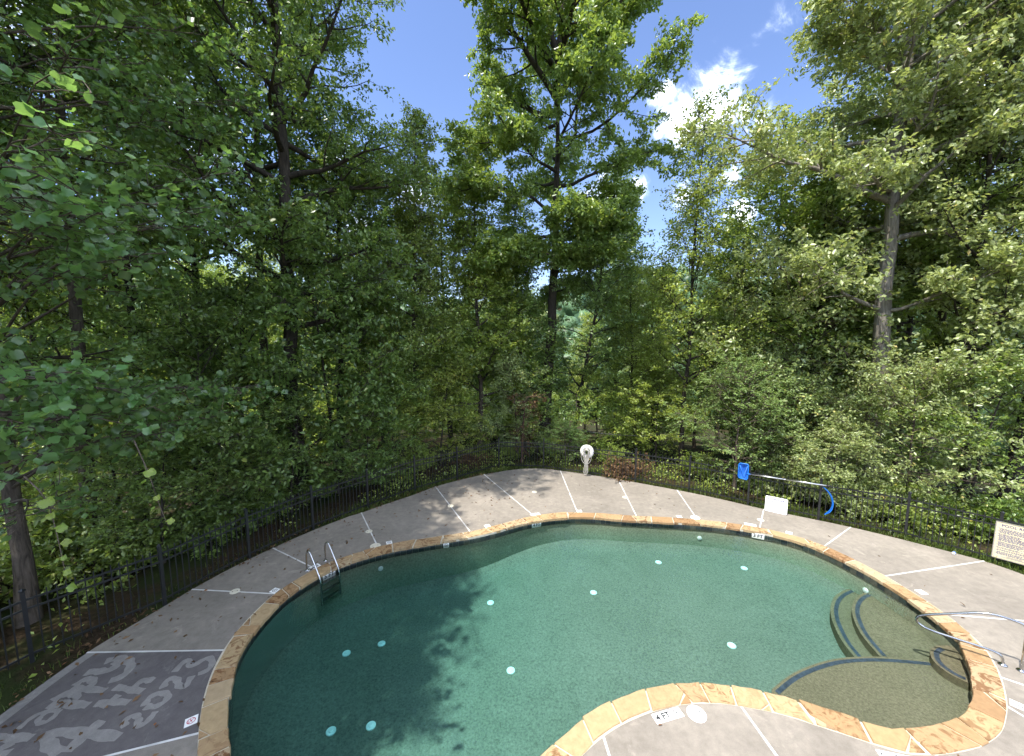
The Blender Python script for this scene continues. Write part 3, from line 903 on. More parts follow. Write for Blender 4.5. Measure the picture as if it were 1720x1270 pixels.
gx, gy = np.meshgrid(np.arange(-5.4, 9.1, 0.1), np.arange(2.4, 11.9, 0.1), indexing='ij')
ins = inside(pool_ring, gx, gy)
dpo = dist_poly(pool_ring[::4], gx, gy)
sd = np.where(ins, dpo, -dpo)
gz = floor_z(gx, gy) + 0.16 * np.clip(1 - sd / 0.45, 0, 1) ** 2
idm = np.arange(gx.size).reshape(gx.shape)
keep = sd > -0.35
cell = keep[:-1, :-1] & keep[1:, :-1] & keep[1:, 1:] & keep[:-1, 1:]
ff = np.stack([idm[:-1, :-1][cell], idm[1:, :-1][cell], idm[1:, 1:][cell], idm[:-1, 1:][cell]], 1)
used, inv = np.unique(ff, return_inverse=True)
fv = np.column_stack([gx.ravel(), gy.ravel(), gz.ravel()])[used]
obj('floor', npmesh('floor', fv, inv.reshape(ff.shape), M['plaster'], True), pool)


def shelf(name, line, tail, ztop, edge, zbot=-1.4):
    l = resample(chaikin(np.array(line), 2, closed=False), 36)
    t = np.gradient(l, axis=0)
    t /= np.linalg.norm(t, axis=1)[:, None]
    nn = np.stack([-t[:, 1], t[:, 0]], 1)
    cen = np.mean(np.array(tail), axis=0)
    if np.mean(((l - cen) * nn).sum(1)) < 0: nn = -nn
    outl = l + nn * edge
    poly = [tuple(p) for p in outl] + list(tail)
    m_ = len(poly)
    mb = MB()
    mb.prism(poly, zbot, ztop)
    o = mb.build(name, M['plaster_shelf'], pool)
    w = 0.036
    L_, R_ = l + nn * w, l - nn * w
    n = len(l)
    V_ = [(*q, ztop + 0.004) for q in L_] + [(*q, ztop + 0.004) for q in R_]
    obj('nosing_strip', pymesh('nosing_strip', V_, [(k, n + k, n + k + 1, k + 1) for k in range(n - 1)], M['nosing']), o)
    return o


shelf('step', STEP1, [(6.72, 6.2), (8.9, 6.2), (8.9, 8.9)], -0.62, 0.10)
shelf('step', STEP2, [(7.02, 6.2), (8.9, 6.2), (8.9, 8.5)], -0.47, 0.09)
shelf('ledge', LEDGE, [(8.6, 6.3), (8.6, 4.4), (4.2, 4.4), (4.1, 5.5)], -0.42, 0.08)
shelf('step', SMALL, [(7.9, 5.7), (8.7, 5.9), (8.6, 6.7)], -0.28, 0.08)

# waterline tiles
tband = empty('tile_band')
tband.parent = pool
mb = MB()
mb.box((0, 0, 0), (0.146, 0.012, 0.14))
TILE = mb.mesh('tile', None)
TILE_M = []
for c_ in ((0.042, 0.052, 0.048), (0.070, 0.076, 0.066), (0.034, 0.038, 0.042), (0.085, 0.082, 0.065)):
    m_ = simple('waterline_tile', c_, 0.3, var=0.35, scale=20)
    mm = TILE.copy()
    mm.materials.append(m_)
    TILE_M.append(mm)
nt_ = int(RING_LEN / 0.152)
for k in range(nt_):
    s = RING_LEN * k / nt_
    p = ring_pt(s, 0.020)
    q = ring_pt(s + 0.01, 0.020) - p
    o = obj('tile', TILE_M[random.choice((0, 0, 1, 2, 2, 3))], tband, (p[0], p[1], -0.117), math.atan2(q[1], q[0]))
# depth numbers on the tile band, facing the water
for pos, what in [((-4.33, 8.55), '5 FT'), ((-1.75, 9.9), 'sym'), ((0.75, 11.05), '4 FT'), ((6.95, 10.33), '3 FT')]:
    k = int(np.argmin(np.linalg.norm(pool_ring - np.array(pos), axis=1)))
    p = pool_ring[k] + pool_nrm[k] * 0.012
    nn = -pool_nrm[k]
    X = Vector((-nn[1], nn[0], 0))
    mtx = Matrix((X, Vector((0, 0, 1)), Vector((nn[0], nn[1], 0)))).transposed().to_4x4()
    o = obj('depth_tile', T_SQ if what == 'sym' else T_LONG, pool)
    o.matrix_local = Matrix.Translation((p[0], p[1], -0.105)) @ mtx
    obj('depth_number', T_SYM[False] if what == 'sym' else T_TXT[what], o, (0, 0, 0.0075))

# coping of irregular flagstones in pale mortar
coping = ring_strip(0.0 + 0.012, 0.002, COPE_W, 0.005, 'coping', M['mortar'], pool)
coping.name = 'coping'
ring_strip(0.012, -0.05, 0.012, 0.002, 'mortar_face', M['mortar'], coping)


def stone(poly):
    poly = np.array(poly)
    c = poly.mean(0)
    n = len(poly)
    zt = 0.022 + random.uniform(-0.004, 0.007)
    ins_ = c + (poly - c) * (1 - 0.010 / (np.linalg.norm(poly - c, axis=1)[:, None] + 1e-6))
    V_ = [(*p, -0.048) for p in poly] + [(*p, zt - 0.012) for p in poly] + [(*p, zt) for p in ins_]
    F_ = [tuple(range(2 * n, 3 * n))]
    for lv in (0, 1):
        F_ += [(lv * n + k, lv * n + (k + 1) % n, (lv + 1) * n + (k + 1) % n, (lv + 1) * n + k) for k in range(n)]
    F_.append(tuple(reversed(range(n))))
    me = pymesh('coping_stone', V_, F_, M['stone'])
    obj('coping_stone', me, coping)


s = 0.0
slant0 = 0.0
s_end = RING_LEN - 0.25
cuts = []
while s < s_end:
    L_ = random.uniform(0.34, 0.82) if random.random() > 0.2 else random.uniform(0.2, 0.34)
    if s + L_ > s_end: L_ = RING_LEN - s
    cuts.append((s, L_))
    s += L_
slants = [random.uniform(-0.13, 0.13) for _ in cuts]
slants.append(slants[0])
for k, (s0, L_) in enumerate(cuts):
    g_ = random.uniform(0.008, 0.018)
    a0, a1 = slants[k], slants[k + 1]
    i0, i1 = s0 + g_, s0 + L_ - g_
    o0, o1 = s0 + a0 + g_, s0 + L_ + a1 - g_
    lip = random.uniform(-0.022, 0.014)
    back = COPE_W - random.uniform(0.002, 0.03)
    ni = max(2, int((i1 - i0) / 0.13) + 1)
    no = max(2, int(abs(o1 - o0) / 0.13) + 1)
    inner_ = [ring_pt(x, lip + random.uniform(-0.011, 0.011)) for x in np.linspace(i0, i1, ni)]
    outer_ = [ring_pt(x, back + random.uniform(-0.008, 0.008)) for x in np.linspace(o1, o0, no)]
    if L_ > 0.45 and random.random() < 0.38 and (o1 - o0) > 0.3:
        # a corner at the back is a separate small stone
        wdt = random.uniform(0.13, 0.26)
        dep = random.uniform(0.10, 0.22)
        if random.random() < 0.5:
            tri = [ring_pt(o0 + 0.01, back - dep), ring_pt(o0 + wdt, back), ring_pt(o0 + 0.01, back)]
            main = inner_ + [ring_pt(o1, back), ring_pt(o0 + wdt + 0.03, back), ring_pt(o0 - (o0 - i0) * dep / back * 0.8, back - dep - 0.025)]
        else:
            tri = [ring_pt(o1 - 0.01, back - dep), ring_pt(o1 - 0.01, back), ring_pt(o1 - wdt, back)]
            main = inner_ + [ring_pt(o1 - (o1 - i1) * dep / back * 0.8, back - dep - 0.025), ring_pt(o1 - wdt - 0.03, back), ring_pt(o0, back)]
        ar = lambda q: 0.5 * sum(q[i][0] * q[(i + 1) % len(q)][1] - q[(i + 1) % len(q)][0] * q[i][1] for i in range(len(q)))
        for q in (main, tri):
            stone(q if ar(q) > 0 else q[::-1])
    else:
        q = inner_ + outer_
        ar = 0.5 * sum(q[i][0] * q[(i + 1) % len(q)][1] - q[(i + 1) % len(q)][0] * q[i][1] for i in range(len(q)))
        stone(q if ar > 0 else q[::-1])

# return fittings on the floor and the walls
mb = MB()
mb.tube([(0, 0, 0), (0, 0, 0.016), (0, 0, 0.024), (0, 0, 0.022), (0, 0, 0.010), (0, 0, 0.010), (0, 0, 0.030), (0, 0, 0.036)], [0.082, 0.082, 0.070, 0.060, 0.058, 0.044, 0.042, 0.030], 20)
FIT = mb.mesh('floor_fitting', M['white'])



for (x, y) in FITTINGS:
    obj('floor_fitting', FIT, pool, (x, y, float(floor_z(np.array(x), np.array(y))) + 0.0))
for (x, y) in ((-3.35, 9.3), (8.15, 8.45), (5.5, 10.82)):
    k = int(np.argmin(np.linalg.norm(pool_ring - np.array((x, y)), axis=1)))
    p = pool_ring[k] + pool_nrm[k] * 0.028
    o = obj('wall_fitting', FIT, pool)
    o.matrix_local = Matrix.Translation((p[0], p[1], -0.42)) @ Vector((-pool_nrm[k][0], -pool_nrm[k][1], 0)).to_track_quat('Z', 'Y').to_matrix().to_4x4() @ Matrix.Scale(0.75, 4)

# water
wr = pool_ring + pool_nrm * 0.027
mb = MB()
mb.prism([tuple(p) for p in (wr[::-1] if np.sum(wr[:, 0] * np.roll(wr[:, 1], -1) - np.roll(wr[:, 0], -1) * wr[:, 1]) < 0 else wr)], -1.68, WATER_Z)
tag(mb.build('water', M['water']), 'clear green pool water, still and partly shaded by the trees', 'water', kind='structure')

# ------------------------------------------------------------------ pool ladder and handrail
def smooth_path(p, it=2): return [Vector(q) for q in chaikin(np.array([tuple(v) for v in p]), it, closed=False)]


lad_a, lad_b = np.array((-4.84, 8.59)), np.array((-4.59, 8.98))
lad = empty('pool_ladder', (*((lad_a + lad_b) / 2), 0))
tag(lad, 'stainless steel pool ladder with two curved rails at the left edge', 'ladder')
d_in = np.array((lad_b - lad_a)[::-1]) * np.array((1, -1))
d_in = d_in / np.linalg.norm(d_in)
prof = [(0, 0.0), (0, 0.33), (0.03, 0.47), (0.14, 0.53), (0.24, 0.42), (0.46, 0.10), (0.54, -0.03), (0.56, -0.18), (0.56, -0.66)]
cc = (lad_a + lad_b) / 2
for b_ in (lad_a, lad_b):
    mb = MB()
    pts = [(b_[0] - cc[0] + d_in[0] * s_, b_[1] - cc[1] + d_in[1] * s_, z_) for s_, z_ in prof]
    mb.tube(smooth_path(pts, 3), 0.021, 10)
    rl = mb.build('rail', M['steel'], lad, True)
    mb = MB()
    mb.tube([(pts[0][0], pts[0][1], 0.0), (pts[0][0], pts[0][1], 0.012), (pts[0][0], pts[0][1], 0.03)], [0.055, 0.052, 0.026], 16)
    mb.build('flange', M['steel'], rl, True)
dl = (lad_b - lad_a) / np.linalg.norm(lad_b - lad_a)
for z_ in (-0.16, -0.36, -0.56):
    mb = MB()
    mb.box((d_in[0] * 0.555, d_in[1] * 0.555, z_), (np.linalg.norm(lad_b - lad_a) - 0.03, 0.075, 0.03), (Vector((*dl, 0)), Vector((*d_in, 0)), Vector((0, 0, 1))))
    mb.build('tread', M['steel'], lad)

hr = empty('handrail', (8.33, 5.89, 0))
tag(hr, 'stainless steel grab rail looping over the coping beside the pool steps', 'handrail')
hp = [(8.41, 5.83, 0.0), (8.41, 5.83, 0.68), (8.40, 5.84, 0.79), (8.31, 5.90, 0.83), (8.05, 6.09, 0.85), (7.75, 6.31, 0.65), (7.50, 6.50, 0.49), (7.40, 6.575, 0.40), (7.41, 6.565, 0.28), (7.54, 6.47, 0.215), (7.80, 6.28, 0.205), (8.12, 6.045, 0.20), (8.22, 5.97, 0.17), (8.25, 5.95, 0.08), (8.25, 5.95, 0.0)]
mb = MB()
mb.tube([p - Vector((8.33, 5.89, 0)) for p in smooth_path(hp, 3)], 0.021, 12)
rail_o = mb.build('rail', M['steel'], hr, True)
for q in ((8.41, 5.83), (8.25, 5.95)):
    mb = MB()
    x_, y_ = q[0] - 8.33, q[1] - 5.89
    mb.tube([(x_, y_, 0), (x_, y_, 0.014), (x_, y_, 0.032)], [0.06, 0.056, 0.026], 18)
    mb.build('flange', M['steel'], hr, True)

# ------------------------------------------------------------------ round lids and caps set in the deck
def lid(name, pos, r, label, material, holes=True, cat='lid', group=None, z=0.006):
    o = empty(name, (*pos, 0))
    o.parent = deck
    mb = MB()
    mb.tube([(0, 0, 0), (0, 0, z), (0, 0, z + 0.004)], [r, r, r * 0.95], 28)
    mb.build('cover', material, o)
    mb = MB()
    for sx in (-1, 1):
        mb.tube([(sx * r * 0.45, 0.0, z + 0.0042), (sx * r * 0.45, 0, z + 0.0052)], 0.012 if holes else r * 0.12, 8)
    mb.build('lift_hole', M['black'], o, rz=0.5)
    return o


lid('skimmer_lid', (2.70, 5.10), 0.135, 'round white skimmer lid beside the near 4 FT marker', M['white'])
lid('skimmer_lid', (-3.60, 9.66), 0.135, 'round off-white skimmer lid by the far left coping in shade', M['cream'])
lid('skimmer_lid', (5.58, 11.26), 0.135, 'round white skimmer lid on the far deck at a joint line', M['white'])
for pos, lb in [((-6.0, 7.83), 'small round cream drain cap on the left deck joint in shade'), ((-4.05, 10.42), 'small round cream cap on the joint above the left skimmer lid'),
                ((-2.0, 12.07), 'small round cream cap on a joint in dappled shade'), ((3.88, 12.75), 'small round white cap on the joint right of the life ring'),
                ((7.47, 11.1), 'small round white cap below the white sign'), ((0.80, 13.2), 'small round pale cap alone on the far deck near the shade edge')]:
    lid('drain_cap', pos, 0.095, lb, M['cream'], False, 'cap', 'small drain caps in the deck', 0.005)

cup = empty('drink_can', (11.2, 9.27, 0))
tag(cup, 'small blue and white can lying on the deck near the right fence', 'can')
mb = MB()
mb.tube([(-0.055, 0, 0.034), (-0.048, 0, 0.034), (0.03, 0, 0.034)], [0.026, 0.033, 0.033], 14)
mb.build('body', M['white'], cup, True, rz=0.5)
mb = MB()
mb.tube([(-0.03, 0, 0.0345), (0.015, 0, 0.0345)], 0.0338, 14)
mb.build('band', M['blue'], cup, True, rz=0.5)

# ------------------------------------------------------------------ fence
FP = [(-9.35, -1.6), (-9.3, 0.4), (-9.15, 2.4), (-8.85, 4.3)] + POSTS + [(12.87, 7.72), (13.6, 6.1), (13.8, 4.0), (13.7, 1.8)]
FP = [np.array(p) for p in FP]
fence = empty('fence', (0, 0, 0))
tag(fence, 'black metal picket fence running round the back of the pool deck', 'fence')
FENCE_H = 1.20
mb = MB()
mb.box((0, 0, 0.62), (0.055, 0.055, 1.30))
mb.tube([(0, 0, 1.27), (0, 0, 1.285), (0, 0, 1.32)], [0.045, 0.045, 0.008], 4)
POSTM = mb.mesh('post', M['fence'])
mb = MB()
mb.box((0, 0, (FENCE_H + 0.05) / 2), (0.016, 0.016, FENCE_H - 0.05 - 0.012))
mb.tube([(0, 0, FENCE_H - 0.008), (0, 0, FENCE_H + 0.018)], [0.0113, 0.001], 4)
PICK = mb.mesh('picket', M['fence'])
picks = []
for i in range(len(FP) - 1):
    a, b = FP[i], FP[i + 1]
    L_ = np.linalg.norm(b - a)
    d = (b - a) / L_
    rz = math.atan2(d[1], d[0])
    obj('post', POSTM, fence, (a[0], a[1], float(ground_z(a[0], a[1])) * 0.5), rz)
    c = (a + b) / 2
    for z_, hgt in ((1.10, 0.032), (0.94, 0.030), (0.13, 0.032)):
        mb = MB()
        mb.box((0, 0, 0), (L_ - 0.05, 0.027, hgt))
        mb.build('rail', M['fence'], fence, loc=(c[0], c[1], z_ - 0.02), rz=rz)
    n = max(2, int(round((L_ - 0.06) / 0.112)))
    for k in range(1, n):
        p = a + d * (0.03 + (L_ - 0.06) * k / n)
        picks.append((p, rz))
obj('post', POSTM, fence, (*FP[-1], 0), 0)
picks.sort(key=lambda t: (0 if abs(t[0][0]) < 1.33 * t[0][1] + 0.4 else 1, np.linalg.norm(t[0])))
for p, rz in picks[:300]:
    obj('picket', PICK, fence, (p[0], p[1], -0.02), rz)
mb = MB()
for p, rz in picks[300:]:
    X, Y = Vector((math.cos(rz), math.sin(rz), 0)), Vector((-math.sin(rz), math.cos(rz), 0))
    mb.box((p[0], p[1], (FENCE_H + 0.03) / 2 - 0.02), (0.016, 0.016, FENCE_H - 0.03), (X, Y, Vector((0, 0, 1))))
tag(mb.build('picket_run', M['fence'], fence), kind='stuff')


def fence_frame(i, origin, front=0.05):
    """axes on the pool side of the fence panel after post index i of POSTS"""
    a, b = np.array(POSTS[i]), np.array(POSTS[i + 1])
    d = (b - a) / np.linalg.norm(b - a)
    nn = np.array((d[1], -d[0]))
    if nn @ (np.array((2, 7)) - a) < 0: nn = -nn
    return d, nn


# ------------------------------------------------------------------ life ring on the fence
d, nn = fence_frame(8, None)
rc = np.array((2.99, 14.92)) + nn * 0.10
lr = empty('life_ring', (rc[0], rc[1], 0))
lr.rotation_euler = (0, 0, math.atan2(d[1], d[0]))
tag(lr, 'white life ring with coiled rope hanging on the far fence', 'life ring')
mb = MB()
n = 28
mb.tube([(0.195 * math.cos(2 * math.pi * k / n), 0, 0.98 + 0.195 * math.sin(2 * math.pi * k / n)) for k in range(n + 1)], 0.075, 12, False)
mb.build('ring', M['foam'], lr, True)
mb = MB()
for q in range(7):
    r_ = 0.15 + 0.017 * q
    w = random.uniform(0.25, 0.85)
    mb.tube([(r_ * w * math.cos(2 * math.pi * k / 22) + random.uniform(-.004, .004), -0.07 - 0.008 * q, 0.97 - 0.03 * q + r_ * 1.1 * math.sin(2 * math.pi * k / 22)) for k in range(23)], 0.010, 6, False)
mb.build('rope_coil', M['rope'], lr, True)
mb = MB()
for q in range(7):
    x0 = random.uniform(-0.09, 0.09)
    z1 = random.choice((0.04, 0.10, 0.22, 0.42, 0.5))
    x1 = random.uniform(-0.08, 0.06)
    w = random.uniform(0.03, 0.06)
    pth = [(x0, -0.10 - 0.006 * q, 0.88), (x0 * 0.6 + 0.03 * math.sin(q), -0.11, (0.88 + z1) / 2 + 0.1), (x1 - w, -0.09, z1 + 0.1), (x1, -0.09, z1), (x1 + w, -0.10, z1 + 0.1), (x1 + 0.02, -0.11, (0.88 + z1) / 2), (x0 + 0.04, -0.10, 0.85)]
    mb.tube(smooth_path(pth, 2), 0.009, 6, False)
mb.build('hanging_rope', M['rope'], lr, True)
mb = MB()
mb.box((0, 0.06, 1.16), (0.05, 0.12, 0.02))
mb.build('hook', M['fence'], lr)

# ------------------------------------------------------------------ skimmer net with pole on the fence pickets
d, nn = fence_frame(11, None)
b0 = np.array((7.60, 12.30)) + nn * 0.07
net = empty('skimmer_net', (b0[0], b0[1], 0))
ax_r = math.atan2(-1.18, 1.60)
net.rotation_euler = (0, 0, ax_r)
tag(net, 'blue leaf skimmer net on a long silver pole lying along the fence', 'pool net')
hw, z0, z1 = 0.135, 0.86, 1.36
fr_ = [(-hw, 0, z0 + 0.06), (-hw + 0.03, 0, z0), (hw - 0.03, 0, z0 - 0.02), (hw, 0, z0 + 0.03), (hw, 0, z1 - 0.04), (hw - 0.03, 0, z1), (-hw + 0.04, 0, z1), (-hw, 0, z1 - 0.05), (-hw, 0, z0 + 0.06)]
mb = MB()
mb.tube(fr_, 0.017, 8, False)
mb.tube([(hw - 0.02, -0.02, z1 - 0.05), (0.02, -0.03, z0 + 0.08), (-hw + 0.03, -0.02, z1 - 0.06)], 0.011, 6)
mb.build('frame', M['blue'], net, True)
gxn, gzn = 7, 11
V_ = [(-hw + 2 * hw * i / (gxn - 1), 0.05 * math.sin(math.pi * i / (gxn - 1)) * math.sin(math.pi * j / (gzn - 1)) + 0.004, z0 + (z1 - z0) * j / (gzn - 1)) for i in range(gxn) for j in range(gzn)]
obj('bag', pymesh('bag', V_, [(i * gzn + j, (i + 1) * gzn + j, (i + 1) * gzn + j + 1, i * gzn + j + 1) for i in range(gxn - 1) for j in range(gzn - 1)], M['blue_net'], True), net)
mb = MB()
mb.tube([(0.10, -0.01, 1.045), (0.22, -0.01, 1.05)], 0.018, 10)
mb.build('socket', M['blue'], net, True)
mb = MB()
mb.tube([(0.20, -0.01, 1.05), (1.15, -0.01, 1.085)], 0.021, 12)
mb.tube([(1.13, -0.01, 1.084), (2.13, -0.01, 1.12)], 0.024, 12)
mb.build('pole', M['alu'], net, True)
mb = MB()
mb.tube([(2.12, -0.01, 1.12), (2.20, -0.01, 1.123)], 0.026, 12)
mb.build('grip', M['black'], net, True)

hz = empty('hand_net', (9.2, 11.05, 0))
tag(hz, 'blue looped net frame hanging from the silver pole by the fence', 'net frame')
hz.rotation_euler = (0, 0, math.atan2(-1.0, 1.6))
A_ = [(0.0, 0, 1.06), (0.10, -0.02, 0.98), (0.20, -0.03, 0.84), (0.255, -0.03, 0.66), (0.25, -0.03, 0.50), (0.20, -0.03, 0.38), (0.10, -0.03, 0.24)]
B_ = [(0.02, -0.01, 1.06), (0.125, -0.03, 0.975), (0.225, -0.04, 0.835), (0.278, -0.045, 0.65), (0.270, -0.045, 0.48), (0.235, -0.04, 0.35), (0.10, -0.03, 0.23)]
mb = MB()
mb.tube(smooth_path(A_, 2), 0.009, 8)
mb.tube(smooth_path(B_, 2), 0.009, 8)
fr_o = mb.build('frame', M['blue'], hz, True)
sa, sb = resample(np.array(A_), 14), resample(np.array(B_), 14)
V_ = [tuple(p) for p in sa] + [tuple((sa[k] + sb[k]) / 2 + np.array((-.02, .03, 0))) for k in range(14)] + [tuple(p) for p in sb]
obj('mesh_bag', pymesh('mesh_bag', V_, [(r_ * 14 + k, r_ * 14 + k + 1, (r_ + 1) * 14 + k + 1, (r_ + 1) * 14 + k) for r_ in (0, 1) for k in range(13)], M['blue_net'], True), hz)

# ------------------------------------------------------------------ signs
sg = empty('warning_sign', (8.23, 11.56, 0.0))
d = np.array((0.475, -0.35)); d /= np.linalg.norm(d)
sg.rotation_euler = (R(-9), 0, math.atan2(d[1], d[0]))
sg.rotation_mode = 'XYZ'
tag(sg, 'small white rounded sign leaning low against the fence', 'sign')


def round_rect(w, h, r, n=5):
    pts = []
    for cx_, cy_, a0 in ((w / 2 - r, h / 2 - r, 0), (-w / 2 + r, h / 2 - r, 90), (-w / 2 + r, -h / 2 + r, 180), (w / 2 - r, -h / 2 + r, 270)):
        for k in range(n + 1):
            a = R(a0 + 90 * k / n)
            pts.append((cx_ + r * math.cos(a), cy_ + r * math.sin(a)))
    return pts


def upright(parent, mesh, name, loc):
    o = obj(name, mesh, parent, loc)
    o.rotation_euler = (R(90), 0, 0)
    return o


mb = MB()
mb.prism(round_rect(0.58, 0.48, 0.04), -0.006, 0.006)
upright(sg, mb.mesh('board', M['white']), 'board', (0, 0, 0.25))
upright(sg, text_mesh('NO LIFEGUARD', 0.074, M['sign_ink'], 0.0022), 'lettering', (0, -0.008, 0.40))
upright(sg, text_mesh('ON DUTY', 0.074, M['sign_ink'], 0.0022), 'lettering', (0, -0.008, 0.32))

d, nn = fence_frame(13, None)
ro = np.array((11.78, 8.99)) + nn * 0.055
rs = empty('rules_sign', (ro[0], ro[1], 0))
rs.rotation_euler = (0, 0, math.atan2(d[1], d[0]))
tag(rs, 'large cream pool rules sign with dense dark print on the right fence', 'sign')
SW, SZ0, SZ1 = 0.68, 0.14, 1.05
mb = MB()
mb.box((SW / 2, 0, (SZ0 + SZ1) / 2), (SW - 0.02, 0.008, SZ1 - SZ0 - 0.02))
mb.build('board', M['sign_cream'], rs)
mb = MB()
for c_, s_ in (((0.008, 0, 0.595), (0.016, 0.022, 0.91)), ((SW - 0.008, 0, 0.595), (0.016, 0.022, 0.91)), ((SW / 2, 0, SZ0), (SW - 0.033, 0.022, 0.016)), ((SW / 2, 0, SZ1), (SW - 0.033, 0.022, 0.016))):
    mb.box(c_, s_)
mb.build('frame', M['alu'], rs)
upright(rs, text_mesh('POOL RULES', 0.088, M['sign_ink'], 0.002), 'lettering', (SW / 2, -0.0062, 0.965))
mb = MB()
z_ = 0.885
para = 0
while z_ > 0.24:
    x_ = 0.05
    indent = 0.0 if para % 3 == 0 else 0.02
    x_ += indent
    end = SW - 0.05 if random.random() > 0.25 else random.uniform(0.35, 0.5)
    while x_ < end:
        w = random.uniform(0.016, 0.055)
        w = min(w, SW - 0.05 - x_)
        if w > 0.008:
            mb.add([(x_, -0.0058, z_), (x_ + w, -0.0058, z_), (x_ + w, -0.0058, z_ + 0.0125), (x_, -0.0058, z_ + 0.0125)], [(0, 1, 2, 3)])
        x_ += w + 0.009
    para += 1
    mb.build('text_line', M['sign_ink'], rs)
    mb = MB()
    z_ -= 0.0205 if random.random() > 0.2 else 0.034
for x0, x1, z in ((0.22, 0.46, 0.215), (0.14, 0.55, 0.19)):
    mb.add([(x0, -0.0058, z), (x1, -0.0058, z), (x1, -0.0058, z + 0.010), (x0, -0.0058, z + 0.010)], [(0, 1, 2, 3)])
mb.build('text_line', M['sign_ink'], rs)

# ------------------------------------------------------------------ trees
def unit(v): return v / (np.linalg.norm(v, axis=-1, keepdims=True) + 1e-9)


def tubes_np(brs):
    V_, F_, base = [], [], 0
    for pts, rad, n in brs:
        pts = np.asarray(pts, float)
        t = unit(np.gradient(pts, axis=0))
        ref = np.array([1.0, 0.13, 0.07]) if abs(t[0][0]) < 0.8 else np.array([0.1, 1.0, 0.05])
        u = unit(np.cross(t, ref))
        w = np.cross(t, u)
        a = 2 * math.pi * np.arange(n) / n
        ring = pts[:, None, :] + (u[:, None, :] * np.cos(a)[None, :, None] + w[:, None, :] * np.sin(a)[None, :, None]) * np.asarray(rad)[:, None, None]
        k = len(pts)
        V_.append(ring.reshape(-1, 3))
        i, j = np.meshgrid(np.arange(k - 1), np.arange(n), indexing='ij')
        j1 = (j + 1) % n
        F_.append((np.stack([i * n + j, i * n + j1, (i + 1) * n + j1, (i + 1) * n + j], -1).reshape(-1, 4)) + base)
        base += k * n
    return np.vstack(V_), np.vstack(F_)


def leaf_frames(pos, outd, g, up=0.50, jit=0.75, droop=0.30):
    N = len(pos)
    n = unit(np.array([0, 0, up]) + g.normal(0, jit, (N, 3)) + outd * 0.25)
    a = unit(outd * 0.6 + g.normal(0, 0.8, (N, 3)) + np.array([0, 0, -droop]))
    a = unit(a - n * np.sum(a * n, 1, keepdims=True))
    s = np.cross(n, a)
    return a, s, n


def leaves_np(pos, outd, g, L, W, up=0.50, jit=0.75, droop=0.30):
    a, s, n = leaf_frames(pos, outd, g, up, jit, droop)
    N = len(pos)
    sz = g.uniform(0.65, 1.25, (N, 1))
    l, w = L * sz, W * sz * g.uniform(0.85, 1.15, (N, 1))
    v0 = pos
    v1 = pos + a * l * 0.45 + s * w * 0.5 + n * w * 0.14
    v2 = pos + a * l - n * l * 0.10
    v3 = pos + a * l * 0.45 - s * w * 0.5 + n * w * 0.14
    V_ = np.stack([v0, v1, v2, v3], 1).reshape(-1, 3)
    b = np.arange(N)[:, None] * 4
    return V_, np.vstack([b + np.array([[0, 1, 2]]), b + np.array([[0, 2, 3]])])


# lobed leaf of the tulip poplar: outline in the leaf plane (length 1), with a slight fold
LOBE = np.array([(0, 0.0), (0.20, 0.03), (0.42, 0.10), (0.35, 0.30), (0.40, 0.46), (0.36, 0.72), (0.20, 0.80), (0.0, 0.72)])
LOBE2 = np.vstack([LOBE, LOBE[1:-1][::-1] * np.array([-1, 1])])


def lobed_np(pos, outd, g, L, up=0.6, jit=0.5, droop=0.35):
    a, s, n = leaf_frames(pos, outd, g, up, jit, droop)
    N = len(pos)
    sz = L * g.uniform(0.6, 1.2, (N, 1, 1))
    o2 = LOBE2
    m = len(o2)
    cv = (np.abs(o2[:, 0]) * 0.30 - (o2[:, 1] - 0.3) ** 2 * 0.28)[None, :, None]
    ring = pos[:, None, :] + sz * (o2[None, :, 1:2] * a[:, None, :] + o2[None, :, 0:1] * s[:, None, :] + cv * n[:, None, :])
    mid = pos[:, None, :] + sz * (0.42 * a[:, None, :] - 0.05 * n[:, None, :])
    V_ = np.concatenate([mid, ring], 1).reshape(-1, 3)
    k = np.arange(m)
    tri = np.stack([np.zeros(m, int), 1 + k, 1 + (k + 1) % m], 1)
    F_ = (np.arange(N)[:, None, None] * (m + 1) + tri[None]).reshape(-1, 3)
    return V_, F_


def grow(p0, d0, length, k, g, curve=0.0, wob=0.12):
    pts = [np.array(p0, float)]
    d = unit(np.array(d0, float))
    for i in range(k - 1):
        d = unit(d + g.normal(0, wob, 3) + np.array([0, 0, curve]) / (k - 1))
        pts.append(pts[-1] + d * length / (k - 1))
    return np.array(pts)


def at_t(pts, t):
    f = t * (len(pts) - 1)
    i = min(int(f), len(pts) - 2)
    return pts[i] * (1 - (f - i)) + pts[i + 1] * (f - i), unit(pts[i + 1] - pts[i])


